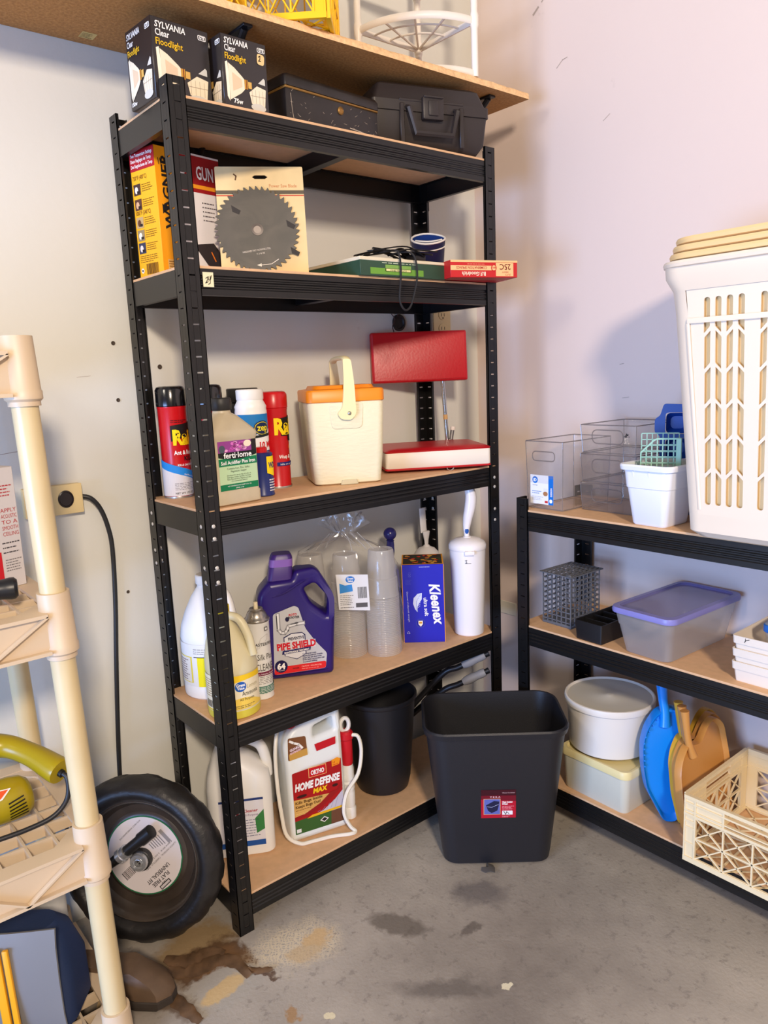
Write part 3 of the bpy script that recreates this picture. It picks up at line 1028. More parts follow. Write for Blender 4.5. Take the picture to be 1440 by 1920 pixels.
# circular saw blade on its card
t = thing('saw_blade_pack', 'circular saw blade on a yellowed hanging card leaning on second shelf', 'saw blade', (.243, .096, Z2 + .0015), -30, rx=-5)
card = M('card_cream', (224, 196, 140), .6, var=.06, vscale=20)
CW, CH = .190, .232
hole = [(-.016, CH - .022), (-.010, CH - .026), (.012, CH - .026), (.018, CH - .022), (.012, CH - .018), (-.010, CH - .018)]
bm = prism(NB(), [rpoly([(-CW / 2, 0), (CW / 2, 0), (CW / 2, CH), (-CW / 2, CH)], .004), hole], -.0012, .0012)
cd = obj('card', bm, card, t, smooth=0)
lb = Label(front(-.0012))
lb.rect(-CW / 2, CH - .058, CW / 2, CH - .050, (92, 82, 64), 0); lb.rect(-CW / 2, CH - .062, CW / 2, CH - .060, (196, 60, 40), 0)
lb.line([(-.055, CH - .016), (-.050, CH - .020), (-.052, CH - .028)], .003, (100, 66, 36), 0)
lb.text('Power Saw Blade', .02, CH - .044, .010, (200, 120, 70), 0, 'l', w=.06)
lb.build(t, 'print')
steel_bl = bpy.data.materials.new('saw_steel'); steel_bl.use_nodes = True
nt = steel_bl.node_tree; b = nt.nodes['Principled BSDF']; b.inputs['Metallic'].default_value = .2; b.inputs['Roughness'].default_value = .45
tc = nt.nodes.new('ShaderNodeTexCoord'); n = nt.nodes.new('ShaderNodeTexNoise'); n.inputs['Scale'].default_value = 14; n.inputs['Detail'].default_value = 4; n.inputs['Distortion'].default_value = 1.2
nt.links.new(tc.outputs['Object'], n.inputs['Vector']); r = nt.nodes.new('ShaderNodeValToRGB')
r.color_ramp.elements[0].color = (*lin((30, 28, 27)), 1); r.color_ramp.elements[1].color = (*lin((58, 53, 48)), 1); r.color_ramp.elements[0].position = .35; r.color_ramp.elements[1].position = .75
nt.links.new(n.outputs['Fac'], r.inputs['Fac']); nt.links.new(r.outputs['Color'], b.inputs['Base Color'])
BR = .0925; bc = (-.012, .098)
out = []
NT = 44
for i in range(NT):
    a0 = 2 * PI * i / NT; da = 2 * PI / NT
    for rr_, aa in ((BR - .008, a0), (BR, a0 + da * .12), (BR - .0015, a0 + da * .35), (BR - .008, a0 + da * .8)):
        out.append((bc[0] + rr_ * math.cos(-aa), bc[1] + rr_ * math.sin(-aa)))
bm = prism(NB(), [out, circ(bc[0], bc[1], .008, 14)], -.0052, -.0030)
bl = obj('blade', bm, steel_bl, t, smooth=0)
lb = Label(front(-.0052))
for u, v in ((-.065, .150), (.052, .118), (.058, .060)):
    lb.poly([(u, v), (u + .020, v - .012), (u + .016, v - .020), (u + .002, v - .014)], (44, 40, 40), 0)
lb.text('HARDENED FAST WORKING STEEL', bc[0] - .004, .052, .0055, (214, 206, 196), 0, 'c', rot=8, w=.062)
lb.text('7-1/4 IN', bc[0] + .004, .045, .0055, (214, 206, 196), 0, 'c', rot=8, w=.018)
lb.line([(bc[0] + .042, .034), (bc[0] + .026, .024), (bc[0] + .004, .022)], .0014, (230, 224, 214), 0)
lb.poly([(bc[0] + .004, .0255), (bc[0] + .004, .0185), (bc[0] - .006, .022)], (230, 224, 214), 0)
lb.build(bl, 'print')
bm = NB(); lathe(bm, [(.013, 0), (.013, .001), (.0085, .0016)], 20, cap1=False)
bmesh.ops.rotate(bm, verts=bm.verts[:], matrix=Matrix.Rotation(PI / 2, 3, 'X')); bmesh.ops.translate(bm, verts=bm.verts[:], vec=(bc[0], -.0053, bc[1]))
obj('arbor_ring', bm, M('dull_iron', (86, 80, 78), .4, .6), bl)

# flat green carton
grn = M('carton_dark_green', (40, 72, 54), .5, var=.08, vscale=30)
t = thing('flat_box', 'flat dark green carton with cream lid edge lying on second shelf', 'box', (.562, .098, Z2), 0)
w2, d2, h2 = .268, .21, .040
obj('carton', box(NB(), -w2 / 2, w2 / 2, -d2 / 2, d2 / 2, 0, h2 - .006, .001), grn, t)
obj('lid', box(NB(), -w2 / 2 - .001, w2 / 2 + .001, -d2 / 2 - .001, d2 / 2 + .001, h2 - .0065, h2 + .001, .001), M('card_offwhite', (226, 214, 186), .6), t)
lb = Label(front(-d2 / 2))
lb.rect(-.105, .004, .06, .018, (110, 160, 62), 0); lb.rect(-.06, .011, .02, .026, (130, 172, 84), 0)
lb.rect(-.058, .012, .018, .017, (232, 226, 160), 1); lb.text('FINE FABRICS', -.02, .0122, .005, (60, 90, 50), 2, 'c', w=.05)
lb.lines(-.07, .04, .029, .004, 1, (190, 204, 180), .0018, 1, .05, 3)
lb.build(t, 'print')

# red spring carton, printed upside down, overhanging the shelf corner
redc = M('carton_red', (196, 26, 30), .5)
t = thing('spring_carton', 'red and cream carton with upside-down lettering overhanging corner of second shelf', 'box', (.794, .002, Z2 + .002), -18)
w3, d3, h3 = .188, .15, .041
obj('carton', box(NB(), -w3 / 2, w3 / 2, -d3 / 2, d3 / 2, 0, h3, .0012), redc, t)
lb = Label(lambda u, v, d: (-u, -d3 / 2 - d, h3 - v))    # printed the other way up
cr = (236, 190, 132)
lb.rect(-w3 / 2, .0, w3 / 2, .005, cr, 0)
lb.rect(-w3 / 2 + .012, .006, -w3 / 2 + .062, .038, cr, 0)
lb.rect(-.02, .013, w3 / 2 - .0, .024, cr, 0)
lb.text('25C', -w3 / 2 + .020, .009, .019, (110, 20, 24), 1, bold=.01)
lb.text('HEAVY', -w3 / 2 + .026, .026, .006, (170, 30, 34), 1, shear=.2); lb.text('DUTY', -w3 / 2 + .020, .032, .006, (170, 30, 34), 1, shear=.2)
lb.ell(-.026, .018, .008, .008, (196, 26, 30), 1, 14); lb.ell(-.026, .018, .006, .006, cr, 2, 14); lb.text('BFG', -.026, .0155, .006, (190, 26, 30), 3, 'c', bold=.02)
lb.text('COMBINATION SPRINGS', .036, .0150, .0090, (170, 30, 34), 1, 'c', bold=.01, w=.085)
lb.text('B.F.Goodrich', .03, .028, .0130, (240, 216, 190), 1, 'c', bold=.03, w=.066)
lb.lines(.0, .05, .009, .003, 1, (230, 170, 130), .001, 1)
lb.build(t, 'print')
lb = Label(lambda u, v, d: (u, v, -d))
for i in range(30):
    lb.line([(-w3 / 2 + .004 + i * .006, -d3 / 2 + .002), (-w3 / 2 + .012 + i * .006, -d3 / 2 + .05)], .002, (214, 160, 130), 0)
lb.build(t, 'print')

# blue pouch with white piping
blue_f = M('blue_nylon', (22, 32, 74), .45, bump=.15, bscale=120); wpipe = M('white_piping', (232, 228, 220), .5)
blue_in = M('blue_lining', (26, 58, 130), .5)
t = thing('zip_pouch', 'rolled navy pouch with white piping and blue lining on second shelf', 'pouch', (.806, .178, Z2 + .004), -38, rx=34)


def lens(k, z, sx=1.0, sy=1.0):
    pts = []
    for i in range(24):
        a_ = 2 * PI * i / 24
        pts.append((sx * .042 * math.cos(a_) * (1 + .06 * math.cos(2 * a_)), sy * .030 * math.sin(a_) * (1 - .1 * math.cos(a_)), z))
    return pts


bm = NB(); rings(bm, [lens(0, .0, .86, .9), lens(0, .05, .98, 1), lens(0, .115), lens(0, .140, 1.02, 1.02)], True, False)
obj('shell', bm, blue_f, t)
bm = NB(); rings(bm, [lens(0, .140, .96, .95), lens(0, .09, .93, .9), lens(0, .05, .88, .8)], False, True)
obj('lining', bm, blue_in, t, recalc=False)
bm = NB(); tube(bm, lens(0, .141, 1.0, 1.0), .0026, 6, closed=True); 
obj('piping', bm, wpipe, t)
bm = NB(); tube(bm, lens(0, .122, 1.03, 1.03), .0018, 6, closed=True)
obj('piping', bm, wpipe, t)
bm = NB(); tube(bm, smooth_path([(-.034, -.004, .139), (-.020, -.013, .141), (.0, -.014, .140), (.020, -.010, .140), (.036, -.002, .139)], 4), .0022, 6)
obj('piping', bm, wpipe, t)
bm = NB()
rs = []
for q in smooth_path([(-.034, -.004, .138), (-.020, -.013, .139), (.0, -.014, .138), (.020, -.010, .138), (.036, -.002, .138)], 4):
    rs.append([(q.x, q.y, q.z), (q.x, q.y, q.z - .06)])
rings(bm, rs, False, False, closed=False)
obj('inner_flap', bm, blue_in, t, recalc=False)

# black strap bundle with a hanging cord loop
t = thing('strap_bundle', 'bundle of black webbing straps with cord loop hanging over shelf edge', 'strap', (.56, .03, Z2 + .0415))
webm = M('black_webbing', (24, 22, 24), .75)
rg = random.Random(5)
bm = NB()
for k in range(7):
    x0 = -.085 + rg.random() * .03; y0 = -.03 + rg.random() * .10
    pts = [(x0, y0, .006 + .003 * k), (x0 + .05, y0 + rg.uniform(-.03, .03), .016 + rg.random() * .014), (x0 + .10, y0 + rg.uniform(-.04, .04), .014 + rg.random() * .018), (x0 + .16, y0 + rg.uniform(-.05, .03), .006 + .002 * k)]
    tube(bm, smooth_path(pts, 6), .008, 6, flat=(.009, .0016))
obj('webbing', bm, webm, t)
bm = NB()
lp = [(-.045, .02, .016), (-.030, -.035, .018), (-.025, -.050, .006), (-.024, -.052, -.040), (-.030, -.052, -.095), (-.015, -.052, -.118), (.004, -.052, -.108), (.020, -.052, -.070), (.028, -.052, -.035), (.022, -.050, .006), (.010, -.03, .018), (.0, .02, .016)]
tube(bm, smooth_path(lp, 6), .0024, 8)
obj('cord_loop', bm, webm, t)
bm = NB(); box(bm, .055, .09, -.02, .02, .0, .02, .006, 2)
obj('buckle', bm, M('black_abs2', (30, 28, 30), .4), t)
# ------------------------------------------------------------------ tall rack, third shelf


def can_body(t, R, h, mat, name='can', rim=True):
    bm = NB()
    lathe(bm, [(R - .003, 0), (R, .002), (R, .004), (R - .001, .006), (R - .001, h - .006), (R, h - .004), (R, h - .002), (R - .003, h)], 36)
    return obj(name, bm, mat, t)


blk_gl = M('black_gloss_plastic', (16, 15, 17), .18, spec=.6)
red_can = M('can_red', (196, 14, 22), .3)
tin = M('bare_tin', (190, 188, 184), .3, .8)
YEL = (250, 216, 20)


def raid(loc, rz, label, cap_mat, cap_h, h, R, art):
    t = thing('spray_can', label, 'spray can', loc, rz)
    can_body(t, R, h, red_can)
    bm = NB(); lathe(bm, [(R - .0015, h - .002), (R + .0008, h), (R + .0008, h + cap_h * .8), (R - .003, h + cap_h * .95), (R - .009, h + cap_h)], 36)
    obj('cap', bm, cap_mat, t)
    bm = NB(); lathe(bm, [(R + .0008, 0), (R + .001, .003), (R + .0006, .005)], 36, False, False)
    obj('base_rim', bm, tin, t)
    lb = Label(cyl(R), .003); art(lb); lb.build(t, 'print')
    return t


def art_ant(lb):
    lb.strip(-.09, .09, lambda u: .006, lambda u: .055 - .35 * (u + .01), (222, 220, 222), 0, 40)
    lb.strip(-.06, .06, lambda u: .055 - .35 * (u + .01), lambda u: .073 - .35 * (u + .01), (40, 140, 222), 1, 30)
    lb.strip(-.022, .05, lambda u: .137 - .35 * abs(u + .002) * (u < 0), lambda u: .168 - .02 * max(0, -u) + .1 * u, (26, 22, 22), 1, 20)
    lb.text('Raid', -.018, .123, .046, YEL, 2, bold=.045, w=.062)
    lb.text('Ant & Roach', -.018, .100, .013, WHITE, 2, bold=.03, w=.055)
    lb.text('KILLER', .004, .086, .014, (26, 22, 22), 2, bold=.03)
    lb.text('KILLS ON CONTACT', -.012, .074, .006, WHITE, 2, bold=.03)
    lb.text('outdoor fresh', .0, .054, .006, WHITE, 3, rot=-19)
    lb.lines(-.022, .03, .034, .0035, 5, (120, 116, 120), .001, 1)
    lb.text('NET WT 17.5 OZ', -.022, .010, .006, (70, 70, 74), 1, bold=.02)
    lb.lines(-.02, .02, .176, .004, 2, (60, 10, 14), .0016, 1)


raid((.0575, .238, Z3), 2, 'red ant and roach spray can with black cap beside rear rack post', blk_gl, .044, .209, .0325, art_ant)
raid((.128, .198, Z3), 30, 'red spray can with black cap mostly hidden behind corner post', blk_gl, .044, .209, .0325, art_ant)


def art_wasp(lb):
    lb.strip(-.016, .052, lambda u: .125, lambda u: .175 - .12 * (.05 - u), (26, 22, 22), 0, 20)
    lb.text('Raid', -.032, .130, .052, YEL, 2, bold=.045, w=.072)
    lb.strip(.004, .036, lambda u: .112 + .2 * max(0, .012 - u), lambda u: .126, (26, 22, 22), 1, 12)
    for a_ in (-30, 0, 25, 60):
        lb.line([(.004, .096), (.004 + .03 * math.cos(math.radians(a_)), .096 + .018 * math.sin(math.radians(a_)))], .0016, (250, 150, 20), 1)
    lb.text('Wasp & Hornet', -.025, .072, .012, WHITE, 2, bold=.02, w=.062)
    lb.strip(-.03, .030, lambda u: .054, lambda u: .063, (24, 40, 120), 1, 12)
    lb.text('kills on contact', -.022, .056, .006, WHITE, 2, w=.046)


raid((.284, .170, Z3), 22, 'tall all-red wasp spray can between white bottle and cooler', red_can, .038, .192, .0325, art_wasp)

# beige garden concentrate bottle
beige_tr = M('bottle_beige', (192, 178, 150), .42, var=.05, vscale=30, sss=.15)
t = thing('garden_bottle', 'beige square-shouldered garden concentrate bottle with black cap behind corner post', 'bottle', (.0905, .064, Z3), 6)
bm = NB()
hx, hy = .0585, .046
loft(bm, [(0, hx - .006, hy - .006, .008), (.004, hx, hy, .011), (.026, hx, hy, .011), (.029, hx - .0018, hy - .0018, .011), (.138, hx - .0018, hy - .0018, .011), (.142, hx, hy, .011), (.152, hx, hy, .011), (.160, hx - .006, hy - .004, .012),
          (.186, .030, .026, .018), (.193, .0195, .0195, .0194), (.199, .0185, .0185, .0184), (.201, .020, .020, .0199)], 6)
obj('bottle', bm, beige_tr, t)
bm = NB(); rs = []
for z, r_ in ((.1985, .0205), (.200, .0215), (.222, .0215), (.2245, .020)):
    rs.append([((r_ + (.0006 if (i % 2) and .2 <= z <= .222 else 0)) * math.cos(2 * PI * i / 60), (r_ + (.0006 if (i % 2) and .2 <= z <= .222 else 0)) * math.sin(2 * PI * i / 60), z) for i in range(60)])
rings(bm, rs); obj('cap', bm, M('cap_black', (34, 33, 33), .5), t, smooth=60)
lb = Label(front(-hy + .0018))
G = (20, 120, 76)
lb.rect(-.046, .033, .050, .136, (186, 214, 170), 0)
lb.rect(-.046, .033, .050, .046, G, 1); lb.rect(-.046, .084, .050, .100, G, 1)
lb.rect(-.046, .112, .050, .136, (146, 66, 140), 1)
rg = random.Random(2)
for i in range(22):
    lb.ell(rg.uniform(-.028, .022), rg.uniform(.116, .132), rg.uniform(.003, .007), rg.uniform(.002, .004), ((214, 110, 190), (190, 80, 168), (232, 160, 210))[i % 3], 2, 8)
lb.ell(.028, .128, .010, .007, (240, 222, 198), 3, 12); lb.rect(.038, .112, .050, .136, (40, 34, 36), 2); lb.ell(-.036, .120, .008, .008, (74, 84, 96), 2, 10)
lb.strip(-.046, .050, lambda u: .097 + .0035 * (u / .05) ** 2 * 2, lambda u: .1125, (28, 30, 28), 2, 16)
lb.text('ferti·lome', .002, .1005, .0165, WHITE, 3, 'c', bold=.02, w=.070)
lb.text('Soil Acidifier Plus Iron', .002, .0875, .0105, WHITE, 3, 'c', bold=.02, w=.086)
lb.text('Contains Iron, Zinc, Sulfur,', .002, .0765, .0058, (50, 60, 50), 2, 'c', w=.058); lb.text('Magnesium, Copper', .002, .0705, .0058, (50, 60, 50), 2, 'c', w=.04)
for i, s_ in enumerate(('Developed for use on high pH soils, on', 'Hydrangeas, Azaleas, Camellias, Gardenias,', 'Roses, Rhododendrons, Magnolias and other', 'Ornamental plants')):
    lb.text(s_, .002, .0630 - i * .0042, .0042, (50, 60, 50), 2, 'c', w=.06 - .02 * (i == 3))
lb.text('NET CONTENTS ONE QUART 32 FL. OZ.', .002, .0405, .0036, WHITE, 2, 'c', w=.06); lb.text('(946 ml)', .002, .0355, .0036, WHITE, 2, 'c', w=.02)
lb.build(t, 'label')

# white drain cleaner bottle
wht = M('white_hdpe', (236, 234, 230), .38)
t = thing('cleaner_bottle', 'white round cleaner bottle with white cap and blue label behind beige bottle', 'bottle', (.208, .146, Z3), -18)
bm = NB(); R = .0365
lathe(bm, [(R - .004, 0), (R, .004), (R, .188), (R - .001, .194), (R, .199), (R - .004, .207), (.030, .212), (.0295, .216)], 36)
obj('bottle', bm, wht, t)
bm = NB(); lathe(bm, [(.0305, .2145), (.0312, .216), (.0312, .236), (.029, .238)], 36); obj('cap', bm, wht, t)
lb = Label(cyl(R), .003)
lb.rect(-.07, .02, .07, .182, (30, 120, 190), 0)
lb.strip(-.07, .07, lambda u: .095, lambda u: .135 + .012 * math.sin(u * 40), (240, 240, 240), 1, 30)
lb.ell(.018, .150, .022, .017, (30, 40, 90), 1, 20); lb.ell(.018, .150, .020, .0145, (222, 206, 40), 2, 20); lb.ell(.018, .150, .0185, .013, (24, 40, 80), 3, 20)
lb.text('zep', .018, .1445, .021, (246, 226, 40), 4, 'c', bold=.02, w=.028)
lb.strip(-.03, .06, lambda u: .128 + .1 * u, lambda u: .134 + .1 * u, (26, 34, 34), 3, 16)
lb.text('10 MIN', .008, .106, .018, (206, 30, 40), 2, bold=.04, w=.05); lb.rect(-.07, .09, .07, .098, (40, 46, 110), 2)
lb.build(t, 'label')
# slim lubricant can
t = thing('spray_can', 'slim blue and yellow lubricant can squeezed behind beige bottle', 'spray can', (.191, .084, Z3), 40)
can_body(t, .0255, .098, M('can_blue', (24, 40, 110), .35))
bm = NB(); lathe(bm, [(.014, .097), (.014, .108), (.012, .110)], 24); obj('cap', bm, red_can, t)
lb = Label(cyl(.0255), .003)
lb.strip(-.02, .025, lambda u: .045 + .4 * abs(u), lambda u: .090, (246, 214, 20), 0, 16)
lb.text('WD-40', -.016, .064, .018, (24, 40, 110), 1, bold=.04, w=.036); lb.lines(-.016, .018, .036, .006, 5, (220, 220, 230), .0028, 1)
lb.build(t, 'print')
# wide black-lidded jar at the back
t = thing('jar', 'dark wide jar with broad black lid at the back behind white bottle', 'jar', (.246, .247, Z3))
bm = NB(); lathe(bm, [(.030, 0), (.034, .003), (.034, .19), (.026, .21)], 28); obj('body', bm, M('jar_dark', (40, 40, 46), .4), t)
bm = NB(); lathe(bm, [(.036, .208), (.036, .213), (.038, .216), (.038, .238), (.036, .240)], 36); obj('lid', bm, M('cap_black', (34, 33, 33), .5), t)

# cream cooler with orange lid
cream = bpy.data.materials.new('cooler_shell'); cream.use_nodes = True
nt = cream.node_tree; b = nt.nodes['Principled BSDF']; b.inputs['Base Color'].default_value = (*lin((230, 222, 190)), 1); b.inputs['Roughness'].default_value = .5
tc = nt.nodes.new('ShaderNodeTexCoord'); n = nt.nodes.new('ShaderNodeTexNoise'); n.inputs['Scale'].default_value = 110; n.inputs['Detail'].default_value = 3
mp = nt.nodes.new('ShaderNodeMapping'); mp.inputs['Scale'].default_value = (.5, .5, 1.6); nt.links.new(tc.outputs['Object'], mp.inputs['Vector']); nt.links.new(mp.outputs[0], n.inputs['Vector'])
bp = nt.nodes.new('ShaderNodeBump'); bp.inputs['Strength'].default_value = .45; bp.inputs['Distance'].default_value = .003
nt.links.new(n.outputs['Fac'], bp.inputs['Height']); nt.links.new(bp.outputs['Normal'], b.inputs['Normal'])
t = thing('cooler', 'small cream lunch cooler with orange lid and raised swing handle', 'cooler', (.447, .123, Z3), -26)
bm = NB()
loft(bm, [(0, .074, .068, .016), (.004, .082, .076, .018), (.07, .088, .082, .018), (.195, .0925, .0865, .016), (.2, .090, .084, .016)], 5)
obj('body', bm, cream, t)
bm = NB(); loft(bm, [(.001, .022, .004, .003, 0, -.0775), (.012, .018, .004, .003, 0, -.0785)], 3); obj('foot_notch_shade', bm, M('shadow_cream', (206, 198, 168), .6), t)  # shade of the notch put into a darker cream piece
orange = M('orange_lid', (238, 138, 20), .38)
bm = NB(); loft(bm, [(.1985, .092, .086, .016), (.200, .0945, .0885, .016), (.224, .0945, .0885, .016), (.228, .092, .086, .016), (.230, .076, .069, .02), (.2375, .072, .065, .02)], 5)
obj('lid', bm, orange, t)
hcream = M('handle_cream', (238, 224, 172), .42)
hd = None
bm = NB()
for sy in (-1, 1):
    y0 = sy * (.0835 + .0095)
    out = rpoly([(-.016, .158), (.010, .156), (.022, .170), (.020, .245), (.014, .298), (-.006, .298), (-.006, .240), (-.012, .185), (-.026, .172)], [.01, .01, .01, .02, .008, .004, .02, .01, .006], 4)
    join(bm, prism(NB(), [[(x * .95, z) for x, z in out]], y0 - .004, y0 + .004))
tube(bm, smooth_path([(.004, -.093, .294), (.004, -.073, .300), (.004, 0, .302), (.004, .073, .300), (.004, .093, .294)], 5), .008, 10, flat=(.010, .0055))
hd = obj('handle', bm, hcream, t)
bm = NB(); lathe(bm, [(.0045, 0), (.0045, .001), (.003, .0025), (.0006, .003)], 14)
bmesh.ops.rotate(bm, verts=bm.verts[:], matrix=Matrix.Rotation(PI / 2, 3, 'X')); bmesh.ops.translate(bm, verts=bm.verts[:], vec=(.004, -.097, .172))
obj('pivot_rivet', bm, M('rivet_steel', (176, 172, 160), .3, .8), hd)
bm = puffy([rpoly([(-.038, .135), (.036, .135), (.042, .198), (-.044, .198)], .012)], .006, .002); bmesh.ops.translate(bm, verts=bm.verts[:], vec=(0, -.084, 0))
obj('pivot_boss', bm, cream, t)

# red stadium seat
redv = M('red_vinyl', (186, 14, 28), .34, bump=.12, bscale=160, spec=.5)
offw = M('white_vinyl', (232, 222, 208), .5, bump=.1, bscale=60)
chrome = M('chrome_tube', (206, 206, 208), .14, 1.0)
SX, SD = .1425, .215
ca, sa = math.cos(math.radians(-31)), math.sin(math.radians(-31))
cx, cy = .579 + ca * SX - sa * (SD / 2), .114 + sa * SX + ca * (SD / 2)
t = thing('stadium_seat', 'red vinyl folding stadium seat with white cushion edge and chrome stem', 'seat', (cx, cy, Z3), -31)
bm = NB(); loft(bm, [(.010, SX - .003, SD / 2 - .003, .006), (.014, SX, SD / 2, .008), (.052, SX, SD / 2, .008), (.056, SX - .003, SD / 2 - .003, .008)], 4)
cu = obj('seat_cushion', bm, offw, t)
bm = NB(); loft(bm, [(.0535, SX - .001, SD / 2 - .001, .008), (.0575, SX + .0015, SD / 2 + .0015, .008), (.062, SX - .008, SD / 2 - .008, .012), (.0645, SX - .04, SD / 2 - .03, .02)], 4)
obj('seat_top', bm, redv, t)
bm = NB(); loft(bm, [(.006, SX - .004, SD / 2 - .004, .008), (.0085, SX + .001, SD / 2 + .001, .008), (.0125, SX + .001, SD / 2 + .001, .008)], 4)
obj('seat_base', bm, redv, t)
bm = NB(); loft(bm, [(0, .10, .06, .01), (.007, .10, .06, .01)], 3); obj('seat_frame', bm, M('seat_frame_dark', (60, 56, 58), .5), t)
bm = NB(); tube(bm, [(.03 + .009 * math.cos(a_), -SD / 2 - .004, .009 + .008 * math.sin(a_)) for a_ in [PI * i / 10 - PI for i in range(11)]], .0016, 6); obj('wire_clip', bm, chrome, t)
# stem at the back of the seat and the backrest pad
xs_, ys_ = .070, SD / 2 - .006
bm = NB(); tube(bm, [(xs_ + .004, ys_, .06), (xs_, ys_ + .004, .16), (xs_ - .004, ys_ + .008, .25)], .006, 10); st = obj('stem', bm, chrome, t)
bm = NB(); tube(bm, [(xs_ + .0015, ys_ + .0025, .122), (xs_ + .0008, ys_ + .003, .136)], .0066, 10); obj('tape_band', bm, M('tan_tape', (206, 164, 104), .6), st)
bm = NB(); tube(bm, [(xs_ + .014, ys_ - .006, .064), (xs_ + .020, ys_ - .002, .092)], .006, 10); s2 = obj('hinge_stub', bm, M('hinge_grey', (120, 118, 118), .4, .5), t)
bm = NB(); tube(bm, [(xs_ + .020, ys_ - .002, .090), (xs_ + .022, ys_ - .001, .100)], .0072, 10); obj('stub_cap', bm, offw, s2)
bm = puffy([rpoly([(-.139, 0), (.139, 0), (.139, .142), (-.139, .142)], .006)], .028, .007, 3)
bp_ = obj('backrest', bm, redv, t)
bp_.location = (.0, ys_ + .006, .232); bp_.rotation_euler = (math.radians(-4), math.radians(0), 0)

# wall things behind the third shelf
t = thing('outlet_plate', 'beige wall outlet plate above the red seat back', 'outlet', (.988, WY, 1.39))
beige = M('beige_plastic', (206, 186, 140), .45)
obj('plate', box(NB(), -.036, .036, -.006, 0, -.058, .058, .003, 2), beige, t)
bm = NB()
for z in (-.02, .02):
    loft(bm, [(0, .015, .014, .010), (.002, .015, .014, .010)], 4)
    for v in bm.verts[-48:]:
        pass
bm.free()
for z in (-.02, .02):
    bm = NB(); lathe(bm, [(.0165, 0), (.0165, .0018), (.015, .0024)], 20, sy=.86)
    bmesh.ops.rotate(bm, verts=bm.verts[:], matrix=Matrix.Rotation(PI / 2, 3, 'X')); bmesh.ops.translate(bm, verts=bm.verts[:], vec=(0, -.006, z))
    so = obj('socket', bm, beige, t)
    lb = Label(front(-.0084)); lb.rect(-.007, z - .004, -.005, z + .005, BLACK, 0); lb.rect(.005, z - .004, .007, z + .005, BLACK, 0); lb.ell(0, z - .009, .0025, .0025, BLACK, 0, 8); lb.build(so, 'slots')
t = thing('cable_grommet', 'dark round wall hole with frayed wire above the red seat back', 'wall hole', (.815, WY, 1.386))
bm = NB(); lathe(bm, [(.024, 0), (.024, .004), (.018, .005), (.015, .001)], 24)
bmesh.ops.rotate(bm, verts=bm.verts[:], matrix=Matrix.Rotation(PI / 2, 3, 'X')); obj('rim', bm, M('rim_dark', (40, 30, 28), .6), t)
bm = NB(); tube(bm, smooth_path([(-.03, -.004, .025), (-.022, -.010, .008), (-.034, -.012, -.012), (-.026, -.008, -.03), (-.036, -.006, -.045)], 5), .0014, 6); tube(bm, smooth_path([(-.03, -.004, .025), (-.016, -.010, .030), (-.006, -.006, .020)], 5), .0014, 6)
obj('frayed_wire', bm, M('wire_brown', (70, 36, 30), .6), t)

# ------------------------------------------------------------------ fourth shelf
# white bleach jug
t = thing('bleach_jug', 'large white jug with yellow label behind corner post on fourth shelf', 'jug', (.090, .207, Z4), -38)
bm = NB(); R = .070
lathe(bm, [(R - .008, 0), (R - .001, .006), (R, .012), (R, .028), (R - .001, .032), (R - .001, .140), (R, .145), (R - .004, .172), (R - .016, .205), (R - .032, .238), (.024, .258), (.0215, .262), (.0215, .275)], 40)
obj('jug_body', bm, wht, t)
bm = NB(); lathe(bm, [(.0235, .268), (.0245, .270), (.0245, .288), (.022, .290)], 30); obj('cap', bm, wht, t)
bm = NB(); tube(bm, smooth_path([(.020, -.012, .258), (.045, -.020, .246), (.058, -.026, .205), (.060, -.028, .165)], 6), .011, 12); obj('handle', bm, wht, t)
lb = Label(cyl(R), .004)
lb.rect(-.10, .036, .08, .138, (226, 224, 220), 0); lb.rect(-.022, .036, .06, .108, (236, 222, 20), 1); lb.rect(-.10, .044, -.036, .108, (226, 206, 60), 1); lb.rect(-.098, .046, -.040, .106, (222, 216, 206), 2)
lb.rect(-.03, .107, .06, .109, BLACK, 2)
lb.lines(-.095, -.045, .098, .006, 9, (120, 90, 90), .002, 3); lb.lines(-.03, .02, .126, .005, 3, (130, 126, 124), .0016, 2)
lb.build(t, 'label')

# yellow ammonia jug
amm = M('ammonia_plastic', (214, 204, 166), .4, sss=.1); amml = M('ammonia_liquid', (216, 200, 70), .3)
t = thing('ammonia_jug', 'translucent yellow ammonia jug with yellow label at the front corner post', 'jug', (.0665, .0655, Z4), -37)
bm = NB(); R = .0585
lathe(bm, [(R - .008, 0), (R - .001, .005), (R, .010), (R, .022)], 40, cap1=False)
obj('liquid_base', bm, amml, t)
bm = NB(); lathe(bm, [(R, .022), (R - .0012, .026), (R - .0012, .105), (R, .110), (R - .004, .135), (R - .014, .168), (R - .028, .198), (.021, .214), (.0185, .218), (.0185, .230)], 40, cap0=False)
for v in bm.verts:
    k_ = max(0, (v.co.z - .11) / .10); v.co.x -= .016 * min(1.2, k_); v.co.y += .012 * min(1.2, k_)
obj('jug_body', bm, amm, t)
bm = NB(); lathe(bm, [(.0205, .224), (.0215, .226), (.0215, .244), (.019, .246)], 30, cx=-.019, cy=.0145); obj('cap', bm, M('cap_yellow', (226, 196, 40), .4), t)
bm = NB(); tube(bm, smooth_path([(-.002, .010, .222), (.024, .002, .214), (.042, -.006, .18), (.052, -.012, .135)], 6), .0095, 12); obj('handle', bm, amm, t)
lb = Label(cyl(R), .004)
lb.rect(-.085, .026, .085, .104, (236, 226, 196), 0)
lb.strip(.0, .085, lambda u: .086 + .006 * math.sin(u * 30), lambda u: .104, (240, 200, 40), 1, 20)
lb.strip(.0, .085, lambda u: .026, lambda u: .040 + .012 * math.sin(u * 40 + .4), (240, 206, 90), 1, 20)
